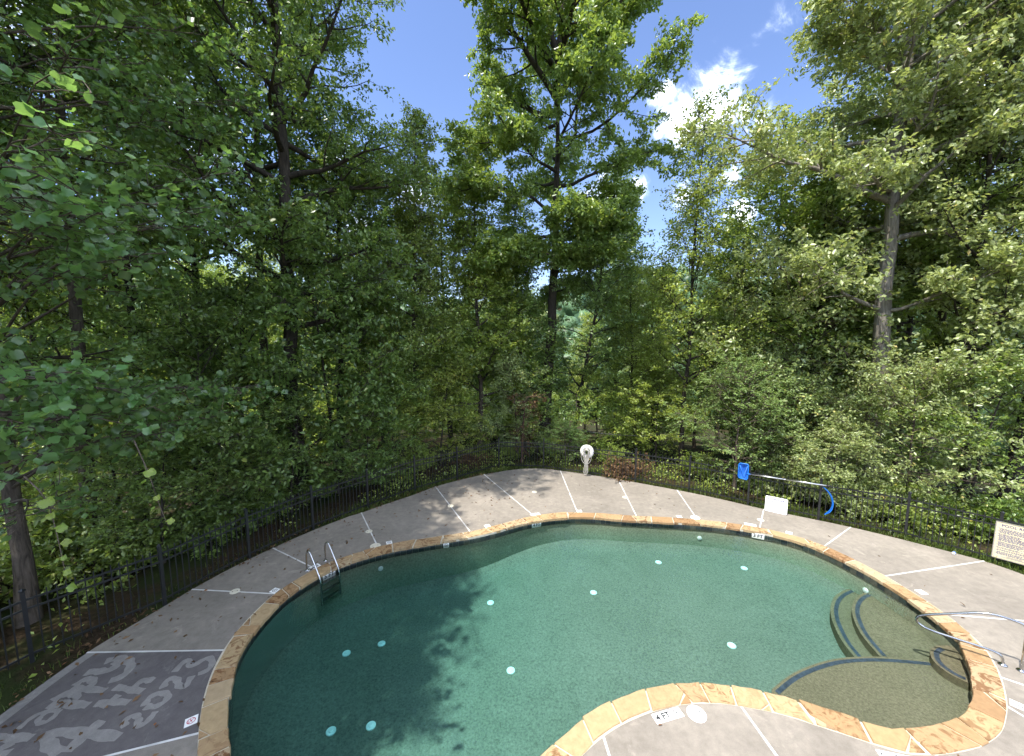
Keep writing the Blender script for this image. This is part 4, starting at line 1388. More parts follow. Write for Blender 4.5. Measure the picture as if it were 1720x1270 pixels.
class Tree:
    def __init__(s, seed):
        s.g = np.random.default_rng(seed)
        s.br, s.lp, s.ld = [], [], []

    def twig(s, p, d, L_, m, spread, r=0.008):
        g = s.g
        pts = grow(p, d, L_, 3, g, -0.1, 0.2)
        s.br.append((pts, np.array([r, r * 0.7, r * 0.3]), 3))
        t = 1.05 - g.uniform(0, 1, m) ** 1.6 * 0.75
        base = pts[0] + (pts[-1] - pts[0]) * t[:, None]
        s.lp.append(base + g.normal(0, spread * 0.42, (m, 3)) * np.array([1, 1, 0.7]))
        s.ld.append(unit(np.tile(unit(pts[-1] - pts[0]), (m, 1)) * 0.5 + g.normal(0, 0.7, (m, 3))))

    def limb(s, p, d, L_, r, nsec, ntw, mleaf, spread, curve=0.4, start=0.25, seclen=0.42, flat=0.5, twl=(0.35, 0.8), wob=0.13, pts=None):
        g = s.g
        k = 8
        if pts is None: pts = grow(p, d, L_, k, g, curve, wob)
        k = len(pts)
        s.br.append((pts, r * (1 - 0.88 * np.linspace(0, 1, k) ** 0.9), 6 if r > 0.05 else 4))
        for q in range(nsec):
            t = start + (1 - start) * (q + g.uniform(0, 0.9)) / nsec
            p2, dd = at_t(pts, min(t, 0.999))
            side = unit(np.cross(dd, np.array([0, 0, 1.0])) + g.normal(0, 0.15, 3)) * (1 if q % 2 else -1)
            d2 = unit(dd * g.uniform(0.35, 1.0) + side * g.uniform(0.5, 1.0) + np.array([0, 0, 1.0]) * g.normal(0.12, 1 - flat) * 0.6)
            L2 = L_ * seclen * g.uniform(0.55, 1.15) * (1.15 - 0.65 * t)
            L2 = max(L2, 0.4)
            ps = grow(p2, d2, L2, 5, g, 0.1, 0.17)
            r2 = max(0.010, r * 0.40 * (1 - 0.6 * t))
            s.br.append((ps, r2 * np.linspace(1, 0.25, 5), 4))
            for w in range(ntw):
                tt = 0.25 + 0.75 * (w + g.uniform(0, 1)) / ntw
                p3, d3 = at_t(ps, min(tt, 0.999))
                s.twig(p3, unit(d3 * 0.7 + g.normal(0, 0.65, 3) * np.array([1, 1, 0.6])), g.uniform(*twl), mleaf, spread)
        s.twig(pts[-1], unit(pts[-1] - pts[-2]), g.uniform(*twl), mleaf, spread)
        return pts

    def trunk(s, H, r, lean=(0, 0), wob=0.035, k=16, top=0.12):
        g = s.g
        z = np.linspace(0, 1, k)
        w = np.cumsum(g.normal(0, wob, (k, 2)), 0) * (H / 16.0)
        w -= w[0]
        pts = np.column_stack([w[:, 0] + lean[0] * z ** 1.3, w[:, 1] + lean[1] * z ** 1.3, z * H])
        rad = r * ((1 - z) ** 0.75 * (1 - top) + top * (1 - z * 0.8)) + r * 0.45 * np.exp(-z * 30)
        pts2 = resample(pts, 40)
        s.br.append((pts2, np.interp(np.linspace(0, 1, 40), z, rad), 10))
        s.tp, s.tr, s.H = pts2, np.interp(np.linspace(0, 1, 40), z, rad), H
        return pts2

    def at_h(s, h):
        t = min(max(h / s.H, 0), 0.999)
        p, d = at_t(s.tp, t)
        return p, np.interp(t, np.linspace(0, 1, 40), s.tr)

    def crown(s, base, R_, nlimb, env, el=(15, 55), nsec=8, ntw=5, mleaf=12, spread=0.2, curve=0.35, az0=0.0, asym=None, **kw):
        g = s.g
        for i in range(nlimb):
            t = (i + g.uniform(0, 1)) / nlimb
            h = base + (s.H - base) * (t ** 0.95) * 0.985
            az = az0 + i * 2.399 + g.normal(0, 0.35)
            L_ = R_ * env(t) * g.uniform(0.75, 1.18)
            if asym is not None: L_ *= 1 + asym[2] * math.cos(az - math.atan2(asym[1], asym[0]))
            e = R(el[0] + (el[1] - el[0]) * t + g.normal(0, 8))
            p, r = s.at_h(h)
            f = max(0.35, min(1.0, L_ / R_))
            s.limb(p, np.array([math.cos(az) * math.cos(e), math.sin(az) * math.cos(e), math.sin(e)]), L_, max(0.018, min(r * 0.62, 0.030 * L_)), max(3, int(nsec * f)), ntw, mleaf, spread, curve, **kw)

    def meshes(s, name, bark, leafm, L=0.13, W=0.075, lobed=False, up=0.50, jit=0.75, droop=0.30):
        v, f = tubes_np(s.br)
        tm = npmesh(name + '_trunk', v, f, M[bark], True)
        lp, ld = np.vstack(s.lp), np.vstack(s.ld)
        s.nleaf = len(lp)
        if lobed: v, f = lobed_np(lp, ld, s.g, L, up, jit, droop)
        else: v, f = leaves_np(lp, ld, s.g, L, W, up, jit, droop)
        cm = npmesh(name + '_crown', v, f, M[leafm])
        return tm, cm


E_OAK = lambda t: (math.sin(math.pi * (0.20 + 0.72 * t)) ** 0.7)
E_CONE = lambda t: (1 - t) ** 0.75 * 0.95 + 0.12
E_COL = lambda t: 0.55 + 0.45 * math.sin(math.pi * min(1, 0.25 + 0.75 * t)) if t < 0.85 else 0.75 * (1 - t) / 0.15 + 0.15
E_ROUND = lambda t: math.sqrt(max(0.05, 1 - (2 * t - 0.95) ** 2))
PROTO = {}


def p_slender(seed, H, base, R_, bark, leafm, nl, mleaf, env, L=0.12, W=0.07, r=0.14, spread=0.19, el=(10, 50), nsec=7, lean=(0.4, 0.2), ntw=4, bare=6):
    t = Tree(seed)
    t.trunk(H, r, lean)
    t.crown(base, R_, nl, env, el, nsec, ntw, mleaf, spread)
    return t


t = p_slender(11, 16, 3.5, 2.9, 'bark_dark', 'leaf_oak', 42, 18, E_COL, nsec=8, ntw=5)
PROTO['slender'] = t.meshes('slender', 'bark_dark', 'leaf_oak', 0.145, 0.085)
t = p_slender(12, 14.5, 2.2, 2.5, 'bark', 'leaf_light', 52, 20, E_CONE, el=(15, 60), spread=0.18, r=0.11, nsec=9, ntw=5)
PROTO['conical'] = t.meshes('conical', 'bark', 'leaf_light', 0.13, 0.078)
t = p_slender(13, 18, 7.5, 3.3, 'bark', 'leaf_dark', 36, 19, E_OAK, r=0.16, spread=0.24, nsec=9, ntw=5)
PROTO['tall'] = t.meshes('tall', 'bark', 'leaf_dark', 0.15, 0.088)
t = p_slender(14, 15, 3.5, 2.6, 'bark_dark', 'leaf_light', 48, 16, E_CONE, el=(30, 65), spread=0.18, r=0.10, nsec=8, ntw=5)
PROTO['airy'] = t.meshes('airy', 'bark_dark', 'leaf_light', 0.105, 0.068)
t = p_slender(15, 6.5, 0.9, 2.5, 'bark_dark', 'leaf_dark', 26, 17, E_ROUND, el=(5, 45), spread=0.17, r=0.06, lean=(0.5, -0.3))
PROTO['under'] = t.meshes('under', 'bark_dark', 'leaf_dark', 0.14, 0.072, droop=0.5)
t = p_slender(16, 6.0, 0.6, 2.4, 'bark', 'leaf_pale', 26, 17, E_ROUND, el=(5, 50), spread=0.17, r=0.06)
PROTO['under_pale'] = t.meshes('under_pale', 'bark', 'leaf_pale', 0.125, 0.062)
# feathery locust sapling: long compound leaves drawn as rows of small leaflets
t = Tree(17)
t.trunk(4.2, 0.045, (0.3, 0.1))
t.crown(0.5, 1.9, 26, E_ROUND, (20, 60), 6, 5, 22, 0.075, twl=(0.4, 0.7))
PROTO['locust'] = t.meshes('locust', 'bark', 'leaf_locust', 0.085, 0.042, up=0.9, jit=0.45)
for nm, sd, lm, L_, W_, m_ in (('shrub', 18, 'leaf_light', 0.11, 0.06, 18), ('shrub_dark', 19, 'leaf_oak', 0.13, 0.068, 17), ('shrub_pale', 20, 'leaf_pale', 0.12, 0.066, 17)):
    t = Tree(sd)
    g = t.g
    for q in range(11):
        az, e = q * 2.4, R(g.uniform(30, 75))
        t.limb((g.normal(0, 0.12), g.normal(0, 0.12), -0.05), (math.cos(az) * math.cos(e), math.sin(az) * math.cos(e), math.sin(e)), g.uniform(1.0, 1.9), 0.02, 6, 3, m_, 0.13, 0.1, start=0.2, twl=(0.2, 0.45))
    PROTO[nm] = t.meshes(nm, 'bark_dark', lm, L_, W_)

# the big trees
t = Tree(31)                                         # tall tree behind the far corner
t.trunk(18.5, 0.29, (0.3, 0.0), 0.05, top=0.42)
for az, e_, L_, hh in ((20, 62, 8.2, 18.3), (110, 66, 8.6, 18.0), (200, 58, 8.4, 17.6), (300, 64, 8.0, 18.4), (350, 45, 7.2, 17.0), (165, 42, 7.0, 16.2), (70, 40, 6.8, 16.6), (255, 38, 6.4, 15.8), (335, 28, 6.0, 16.4), (215, 26, 5.6, 17.2), (130, 30, 5.8, 15.6), (0, 80, 8.0, 18.4)):
    p, r_ = t.at_h(hh)
    e_ = R(e_)
    t.limb(p, (math.cos(R(az)) * math.cos(e_), math.sin(R(az)) * math.cos(e_), math.sin(e_)), L_, 0.15, 21, 8, 32, 0.24, 0.15, start=0.22, seclen=0.36, flat=0.3, wob=0.2, twl=(0.3, 0.6))
for k_, (az, e_, L_, hh) in enumerate(((5, 12, 5.6, 14.6), (185, 8, 4.6, 15.2), (100, 15, 5.0, 14.0), (280, 5, 5.0, 13.6), (350, 0, 5.2, 12.6), (200, -4, 4.6, 11.6), (40, 5, 4.6, 12.0), (140, 2, 4.0, 12.8), (320, -6, 3.8, 10.6), (175, -5, 3.2, 9.6), (15, -8, 3.0, 9.2), (250, -8, 2.6, 8.6), (70, -8, 2.6, 8.0), (225, 6, 4.2, 13.2), (320, 4, 4.6, 13.9), (190, -2, 3.8, 10.4), (340, -4, 3.8, 11.2), (90, -4, 3.0, 9.8), (270, -6, 3.2, 10.0))):
    p, r_ = t.at_h(hh)
    e_ = R(e_)
    t.limb(p, (math.cos(R(az)) * math.cos(e_), math.sin(R(az)) * math.cos(e_), math.sin(e_)), L_, 0.09, 14, 7, 30, 0.24, 0.35, start=0.3, seclen=0.40, wob=0.2, twl=(0.3, 0.6))
PROTO['central'] = t.meshes('central', 'bark_dark', 'leaf_oak', 0.185, 0.096)
t = Tree(32)                                         # big spreading tree on the right
t.trunk(23, 0.29, (0.35, 0.6), 0.05)
t.crown(9.2, 4.7, 40, lambda q: E_OAK(q) * (1 - 0.25 * q), (0, 55), 12, 7, 23, 0.22, 0.45, asym=(-1, 0.1, -0.12), twl=(0.4, 0.9))
p, r_ = t.at_h(10.5)
t.limb(p, (-0.92, -0.10, 0.48), 6.6, 0.14, 18, 7, 24, 0.22, -0.15, start=0.3)
p, r_ = t.at_h(14)
t.limb(p, (-0.70, -0.2, 0.70), 3.8, 0.12, 17, 7, 24, 0.22, 0.1, start=0.3)
p, r_ = t.at_h(6.8)
t.limb(p, (-0.75, -0.1, 0.30), 4.2, 0.09, 13, 6, 22, 0.2, -0.1, start=0.3)
t.limb(p, (0.5, -0.8, 0.15), 3.4, 0.07, 13, 6, 22, 0.2, -0.1, start=0.25)
PROTO['right_oak'] = t.meshes('right_oak', 'bark_pale', 'leaf_pale', 0.17, 0.088)
t = Tree(33)                                         # tall dark tree on the left
t.trunk(25, 0.27, (0.2, 0.4), 0.05)
t.crown(6.0, 4.5, 54, E_COL, (0, 50), 11, 6, 26, 0.22, 0.3)
PROTO['left_tall'] = t.meshes('left_tall', 'bark_dark', 'leaf_dark', 0.14, 0.07)


def plant(name, proto, x, y, label, cat='tree', scale=1.0, rz=0.0, group=None, sz=None, dz=-0.05, tilt=None, leafm=None):
    e = empty(name, (x, y, float(ground_z(x, y)) + dz), rz)
    e.scale = (scale, scale, scale * (sz or 1.0))
    if tilt: e.rotation_euler = (tilt[0], tilt[1], rz)
    tag(e, label, cat, group)
    tm, cm = PROTO[proto]
    obj('trunk' if cat == 'tree' else 'stems', tm, e)
    o = obj('crown' if cat == 'tree' else 'foliage', cm, e)
    if leafm:
        o.material_slots[0].link = 'OBJECT'
        o.material_slots[0].material = M[leafm]
    return e




plant('oak_tree', 'central', 1.55, 18.6, 'tallest tree, standing alone against blue sky behind the far fence corner', rz=0.0)
plant('oak_tree', 'right_oak', 12.9, 13.6, 'big pale-leaved tree on the right with a bare leaning trunk and long left limb')
plant('oak_tree', 'left_tall', -7.5, 13.1, 'tall dense dark tree left of the blue sky gap', rz=0.4)
TREES = [  # name, proto, x, y, label, scale, height stretch, rotation, leaf material
    ('maple_tree', 'tall', -11.08, 9.6, 'reddish-barked tree at the far left behind the poplar leaves', 1.0, 1.05, 0.3, 'leaf_dark'),
    ('maple_tree', 'slender', -12.62, 12.6, 'straight dark-trunked tree second from the left behind the fence', 1.05, 1.15, 1.3, 'leaf_dark'),
    ('beech_tree', 'airy', -13.54, 11.0, 'pale slim tree with forked stems at the left edge', 0.95, 1.05, 2.2, 'leaf_oak'),
    ('hickory_tree', 'tall', -10.80, 16.5, 'tall thin tree whose bare trunk shows at the top left against sky', 1.2, 1.15, 0.9, 'leaf_dark'),
    ('maple_tree', 'slender', -12.32, 15.2, 'leafy dark tree between the reddish trunk and the tall dark tree', 1.15, 1.2, 2.0, 'leaf_dark'),
    ('maple_tree', 'slender', -7.25, 15.8, 'dense tree filling the woods right of the tall dark trunk', 1.0, 0.92, 0.6, 'leaf_dark'),
    ('cedar_tree', 'conical', -4.47, 17.2, 'narrow pointed tree rising in the sky gap left of the tallest tree', 1.0, 1.02, 0.0, 'leaf_oak'),
    ('maple_tree', 'slender', -6.32, 18.8, 'thin dark-stemmed tree left of the narrow pointed tree', 0.95, 0.9, 3.0, 'leaf_dark'),
    ('ash_tree', 'conical', -1.56, 18.6, 'yellow-green leafy tree just left of the tallest tree trunk', 1.15, 0.90, 1.4, 'leaf_light'),
    ('ash_tree', 'slender', -3.29, 20.5, 'bushy green tree behind the pointed tree and the yellow-green tree', 1.0, 0.85, 4.0, 'leaf_oak'),
    ('ash_tree', 'conical', 0.61, 20.0, 'sunlit green tree hugging the base of the tallest tree', 1.1, 0.80, 2.6, 'leaf_oak'),
    ('leaning_tree', 'slender', 3.04, 19.5, 'dark tree leaning right beside the tallest tree', 0.85, 0.85, 5.2, 'leaf_dark'),
    ('ash_tree', 'airy', 6.96, 26.0, 'wispy thin-leaved tree against the low cloud right of the tallest tree', 1.15, 1.05, 1.0, 'leaf_oak'),
    ('birch_tree', 'airy', 7.62, 17.0, 'slender airy tree with small leaves below the white cloud', 1.05, 0.98, 0.2, 'leaf_light'),
    ('ash_tree', 'airy', 5.97, 18.6, 'short yellow-green tree left of the slender airy tree', 0.9, 0.68, 2.1, 'leaf_light'),
    ('ash_tree', 'slender', 8.06, 21.5, 'green tree behind the airy tree with a straight thin stem', 0.9, 0.70, 3.3, 'leaf_light'),
    ('maple_tree', 'slender', 11.84, 18.0, 'rounded green tree below the long limb of the right tree', 1.15, 0.80, 0.8, 'leaf_oak'),
    ('maple_tree', 'conical', 12.07, 20.5, 'light green tree between the airy tree and the rounded green tree', 1.1, 0.78, 1.9, 'leaf_light'),
    ('maple_tree', 'slender', 12.82, 16.6, 'dark-trunked tree just left of the big right tree', 1.0, 0.82, 4.4, 'leaf_oak'),
    ('maple_tree', 'slender', 16.42, 19.0, 'tall green tree behind the big right tree', 1.2, 0.95, 5.5, 'leaf_pale'),
    ('hickory_tree', 'tall', 16.52, 15.0, 'tall tree right of the bare leaning trunk reaching the top edge', 1.05, 1.1, 0.5, 'leaf_oak'),
    ('hickory_tree', 'slender', 15.08, 12.4, 'dense leafy tree near the right edge above the rules sign', 1.0, 1.0, 2.7, 'leaf_pale'),
    ('hickory_tree', 'left_tall', 17.93, 13.4, 'largest dark tree on the right edge of the view', 0.95, 0.95, 3.9, 'leaf_oak'),
    ('maple_tree', 'slender', 18.95, 18.5, 'green tree behind and right of the bare leaning trunk', 1.15, 1.0, 1.1, 'leaf_oak'),
]
for nm, pr, x, y, lb, sc, st, rz, lm in TREES:
    plant(nm, pr, x, y, lb, 'tree', sc, rz, 'trees behind the pool fence', st, leafm=lm, tilt=(0, R(11), ) if nm == 'leaning_tree' else None)
for x, y, pr, sc, st, rz, lb in [(-10.8, 3.0, 'tall', 1.1, 1.1, 1.0, 'dark tree left of the pool beyond the edge of the view'), (-11.2, -0.6, 'tall', 1.15, 1.1, 2.2, 'tall tree left of the camera behind the fence line'),
                                 (-11.4, 1.4, 'slender', 1.0, 1.1, 1.7, 'leafy tree overhanging the near left corner of the deck'), (-11.5, 7.2, 'left_tall', 0.9, 0.9, 4.0, 'dense dark tree on the left edge behind the near poplar'), (-10.2, -4.5, 'tall', 1.1, 1.0, 0.2, 'tree furthest back on the left outside the fence')]:
    plant('maple_tree', pr, x, y, lb, 'tree', sc, rz, 'trees along the left fence', st, leafm='leaf_dark')

UNDER = [  # understorey trees and bushes just outside the fence
    ('locust_sapling', 'locust', 8.15, 13.7, 'feathery blue-green sapling above the fence left of the blue net', 'tree', 1.15, 0.85, 0.3, None),
    ('locust_sapling', 'locust', 2.35, 16.6, 'feathery pale green sapling behind the life ring', 'tree', 0.62, 0.62, 1.3, None),
    ('young_tree', 'under', -9.08, 10.6, 'low dark spreading tree over the left fence', 'tree', 1.05, 0.9, 0.4, None),
    ('young_tree', 'under', -8.53, 12.0, 'layered dark young tree behind the middle of the left fence', 'tree', 1.1, 1.0, 2.3, None),
    ('young_tree', 'under', -6.34, 13.6, 'drooping dark-leaved young tree in front of the tall dark trunk', 'tree', 1.25, 1.1, 4.1, None),
    ('young_tree', 'under', -4.95, 15.4, 'shadowed young tree behind the left fence near the far corner', 'tree', 0.95, 0.8, 5.0, 'leaf_oak'),
    ('young_tree', 'under', -3.17, 16.6, 'bright young tree lit green left of the far fence corner', 'tree', 0.8, 0.8, 0.7, 'leaf_light'),
    ('young_tree', 'under', -8.79, 9.2, 'low dark young tree hanging over the left fence near the lettering', 'tree', 0.7, 0.75, 1.9, None),
    ('young_tree', 'under', -8.35, 10.6, 'low dark young tree pressed against the left fence, second from the near end', 'tree', 0.7, 0.75, 3.9, None),
    ('young_tree', 'under', -7.16, 12.0, 'low dark young tree pressed against the left fence opposite the ladder', 'tree', 0.75, 0.75, 0.9, None),
    ('young_tree', 'under', -5.34, 13.7, 'low dark young tree pressed against the left fence near its far end', 'tree', 0.7, 0.75, 5.9, None),
    ('young_tree', 'under', -11.18, 10.6, 'dark young tree beneath the reddish-barked tree', 'tree', 0.95, 0.8, 3.0, None),
    ('young_tree', 'under_pale', 0.27, 17.4, 'pale-leaved young tree leaning over the far fence corner', 'tree', 0.75, 0.95, 2.0, None),
    ('young_tree', 'under', 4.17, 18.2, 'small green tree in the gap right of the tallest trunk', 'tree', 0.8, 0.8, 3.7, 'leaf_light'),
    ('young_tree', 'under_pale', 10.61, 13.6, 'pale young tree above the end of the silver pole', 'tree', 0.9, 0.75, 1.0, None),
    ('young_tree', 'under_pale', 10.52, 12.4, 'pale young tree at the foot of the bare leaning trunk', 'tree', 0.7, 0.6, 4.3, None),
    ('young_tree', 'under_pale', 12.42, 11.6, 'pale spreading young tree right of the bare leaning trunk', 'tree', 0.85, 0.95, 2.9, None),
    ('young_tree', 'under', 13.70, 11.2, 'dark young tree above the pool rules sign', 'tree', 0.85, 0.9, 5.6, 'leaf_oak'),
    ('young_tree', 'under_pale', 10.23, 15.2, 'pale young tree behind the feathery sapling', 'tree', 0.9, 0.95, 0.1, None),
    ('young_tree', 'under_pale', 11.57, 15.6, 'taller pale young tree left of the bare leaning trunk', 'tree', 1.5, 1.0, 3.4, None),
    ('young_tree', 'under_pale', 14.13, 17.6, 'taller pale young tree just behind the bare leaning trunk', 'tree', 1.7, 1.0, 5.4, 'leaf_oak'),
    ('young_tree', 'under', 6.65, 17.4, 'yellow-green young tree behind the right fence below the airy tree', 'tree', 0.85, 0.7, 1.6, 'leaf_light'),
]
for nm, pr, x, y, lb, cat, sc, st, rz, lm in UNDER:
    plant(nm, pr, x, y, lb, cat, sc, rz, 'young trees along the fence', st, leafm=lm)
BUSH = [(9.12, 12.3, 'shrub_pale', 0.9, 'pale bush behind the silver pole tip'), (9.85, 11.5, 'shrub_pale', 0.95, 'pale bush right of the hanging blue net frame'),
        (10.79, 11.2, 'shrub_pale', 0.9, 'pale bush behind the middle of the right fence'), (11.35, 10.6, 'shrub_dark', 0.9, 'green bush behind the fence left of the rules sign'),
        (12.13, 10.3, 'shrub_dark', 0.8, 'green bush just left of the rules sign'), (12.87, 9.9, 'shrub_dark', 1.0, 'green bush behind the rules sign'),
        (7.05, 14.4, 'shrub', 0.7, 'light bush behind the fence left of the blue net'), (4.16, 16.0, 'shrub', 0.75, 'light bush right of the life ring'),
        (2.04, 16.7, 'shrub', 0.9, 'light bush left of the life ring at the fence corner'), (0.00, 16.9, 'shrub', 0.6, 'small light bush behind the far corner post'),
        (-1.50, 16.4, 'shrub', 0.6, 'small light bush left of the far corner'), (-3.69, 15.1, 'shrub', 0.75, 'sun-flecked bush behind the left fence'),
        (-5.10, 13.9, 'shrub_dark', 0.8, 'dark bush behind the left fence near the trunk'), (-6.45, 12.4, 'shrub_dark', 0.85, 'dark bush behind the left fence opposite the ladder'),
        (-7.30, 11.1, 'shrub_dark', 0.8, 'dark bush behind the left fence, third from the near end'), (-8.01, 9.7, 'shrub_dark', 0.8, 'dark bush behind the left fence, second from the near end'),
        (-8.94, 8.6, 'shrub_dark', 0.8, 'dark bush behind the nearest stretch of left fence'), (-10.6, 6.4, 'shrub_dark', 1.2, 'dark bush beside the poplar trunk at the left edge'), (-9.6, 5.2, 'shrub_dark', 1.1, 'dark bush at the near end of the left fence'), (-10.0, 8.3, 'shrub_dark', 1.2, 'dark bush right of the poplar trunk behind the fence'), (-8.9, 8.9, 'shrub_dark', 1.0, 'dark bush under the reddish-barked tree'), (-11.2, 8.2, 'shrub_dark', 1.4, 'dark bush behind the poplar trunk at the left edge'), (8.28, 13.2, 'shrub_dark', 0.6, 'low green bush behind the blue net')]
for k, (x, y, pr, sc, lb) in enumerate(BUSH):
    plant('bush', pr, x * 1.05, y * 1.05, lb, 'bush', sc * 0.85, k * 1.7, 'bushes behind the fence')

# deeper woods: trees that only show as trunks and scraps of crown
g = np.random.default_rng(77)
cnt = 0
placed = []
for k in range(400):
    b_ = R(g.uniform(-60, 60))
    r_ = g.uniform(30, 46) if math.degrees(b_) < -10 else g.uniform(26, 44)
    x, y = math.sin(b_) * r_ * 1.05, math.cos(b_) * r_ + 1.0
    if y < 9 or any((x - q[0]) ** 2 + (y - q[1]) ** 2 < 12.0 for q in placed): continue
    deg = math.degrees(b_)
    if -16 < deg < 30 and r_ < 23: continue
    placed.append((x, y))
    low = 0.72 if -18 < deg < 32 else 1.0
    pr = ('slender', 'tall', 'airy', 'conical')[int(g.integers(0, 4))]
    plant('forest_tree', pr, x, y, 'slim forest tree in the deeper woods behind the fence-side trees', 'tree', float(g.uniform(0.85, 1.15)), float(g.uniform(0, 6.28)), 'trees of the deeper woods', low * float(g.uniform(0.85, 1.1)),
          leafm=('leaf_light', 'leaf_light', 'leaf_oak', 'leaf_light')[int(g.integers(0, 4))] if deg < -15 else ('leaf_oak', 'leaf_light', 'leaf_light', 'leaf_pale')[int(g.integers(0, 4))])
    cnt += 1
    if cnt >= 36: break

cnt = 0
for k in range(300):
    b_ = R(g.uniform(-60, 58))
    r_ = g.uniform(24, 40)
    x, y = math.sin(b_) * r_ * 1.05, math.cos(b_) * r_ + 1.0
    if y < 10: continue
    pr = ('under', 'under_pale', 'shrub')[int(g.integers(0, 3))]
    sc = float(g.uniform(0.9, 1.5)) * (2.0 if pr == 'shrub' else 1.0)
    plant('forest_sapling', pr, x, y, 'leafy sapling low in the deeper woods between the trunks', 'tree', sc, float(g.uniform(0, 6.28)), 'saplings of the deeper woods', 0.8, leafm=('leaf_oak', 'leaf_light', 'leaf_light')[int(g.integers(0, 3))])
    cnt += 1
    if cnt >= 45: break

# ------------------------------------------------------------------ near tulip poplar with large lobed leaves
PX, PY = -9.7, 7.2
pz = float(ground_z(PX, PY))
pop = empty('poplar_tree', (PX, PY, pz))
tag(pop, 'near tulip poplar at the left edge with large bright lobed leaves', 'tree')
t = Tree(51)
t.trunk(19, 0.135, (0.1, 0.0), 0.03)
t.crown(9.5, 3.2, 24, E_OAK, (5, 45), 6, 4, 8, 0.22, 0.3, twl=(0.3, 0.7))



for (a_, b_, Y_, n_) in SPRAYS:
    tip = np.array((a_, b_, Y_)) - np.array([PX, PY, pz])
    h0 = max(2.5, tip[2] - 0.25 * math.hypot(tip[0], tip[1]) + t.g.uniform(-0.4, 0.4))
    p0, r_ = t.at_h(h0)
    mid = (p0 * 0.45 + tip * 0.55) + np.array([0, 0, 0.35]) + t.g.normal(0, 0.12, 3)
    pts = resample(chaikin(np.array([p0, mid, tip]), 3, closed=False), 9)
    L_ = np.linalg.norm(tip - p0)
    t.limb(p0, tip - p0, L_, 0.035, 9, 3, n_, 0.13, 0, start=0.55, seclen=0.17, flat=0.8, twl=(0.25, 0.5), pts=pts)
v, f = tubes_np(t.br)
obj('trunk', npmesh('poplar_trunk', v, f, M['bark'], True), pop)
lp, ld = np.vstack(t.lp), np.vstack(t.ld)
wp = lp + np.array([PX, PY, pz])
cd = np.linalg.norm(wp - np.array([0, 0, CAM_H]), axis=1)
infr = (np.abs(wp[:, 0]) < 1.36 * wp[:, 1]) & (wp[:, 1] > 0.5)
near = np.argsort(np.where(infr, cd, cd + 100))[:260]
rest = np.setdiff1d(np.arange(len(lp)), near)
v, f = lobed_np(lp[rest], ld[rest], t.g, 0.13)
tag(obj('crown', npmesh('poplar_crown', v, f, M['leaf_poplar_shaded']), pop), kind='stuff')
leaf_vars = []
shoot_vars = []
for q in range(6):
    v, f = lobed_np(np.zeros((1, 3)), np.array([[0, 1.0, 0]]), np.random.default_rng(q), 0.155, 1.0, 0.0, 0.0)
    gq = np.random.default_rng(90 + q)
    # straight local frame: leaf along +y, face up, small individual curl
    o2 = LOBE2
    cv = np.abs(o2[:, 0]) * gq.uniform(0.05, 0.55) - (o2[:, 1] - 0.3) ** 2 * gq.uniform(0.05, 0.6)
    ring = np.column_stack([o2[:, 0] * gq.uniform(0.85, 1.1), o2[:, 1], cv]) * 0.14 + gq.normal(0, 0.004, (len(o2), 3))
    vv = np.vstack([[0, 0.42 * 0.14, -0.008], ring, [0.002, -0.07, 0.01], [-0.002, -0.07, 0.01]])
    m_ = len(o2)
    tri = [(0, 1 + k, 1 + (k + 1) % m_) for k in range(m_)] + [(1, m_ + 1, m_ + 2)]
    leaf_vars.append(npmesh('leaf', vv, np.array(tri), M['leaf_poplar']))
    shoot_vars.append(npmesh('leaf', vv, np.array(tri), M['leaf_shoot']))


def put_leaf(parent, p, a, n, sc, k, pool_=None):
    a = Vector(a).normalized()
    n = Vector(n)
    n = (n - a * n.dot(a)).normalized()
    s_ = a.cross(n)
    o = obj('leaf', (pool_ or leaf_vars)[k % 6], parent)
    o.matrix_local = Matrix.Translation(Vector(p)) @ Matrix((s_, a, n)).transposed().to_4x4() @ Matrix.Scale(sc, 4)
    return o


A_, S_, N_ = leaf_frames(lp[near], ld[near], t.g, 0.6, 0.5, 0.35)
for k in range(len(near)):
    put_leaf(pop, lp[near][k], A_[k], N_[k], float(t.g.uniform(0.65, 1.2)), k)

# two hanging shoots of the poplar that dangle in front of the fence
for name, lb, path, nleaf in VINES:
    path = np.array(path)
    e = empty('hanging_shoot', tuple(path[0]))
    tag(e, lb, 'branch')
    loc = path - path[0]
    pp = resample(chaikin(loc, 2, closed=False), 14)
    mb = MB()
    mb.tube([tuple(q) for q in pp], [0.008 - 0.0004 * i for i in range(14)], 5)
    mb.build('stem', M['bark'], e, True)
    gq = np.random.default_rng(len(lb))
    for k in range(nleaf):
        tt = 0.15 + 0.85 * k / (nleaf - 1)
        p_, d_ = at_t(pp, min(tt, 0.999))
        side = 1 if k % 2 else -1
        a = np.array([side * gq.uniform(0.4, 1.0), gq.uniform(-0.5, 0.2), -gq.uniform(0.2, 0.8)])
        put_leaf(e, p_ + unit(a) * 0.05, a, np.array([gq.normal(0, 0.3), -0.55, 0.8]), float(gq.uniform(0.5, 0.95)) * (1.1 - 0.35 * tt), k, shoot_vars)

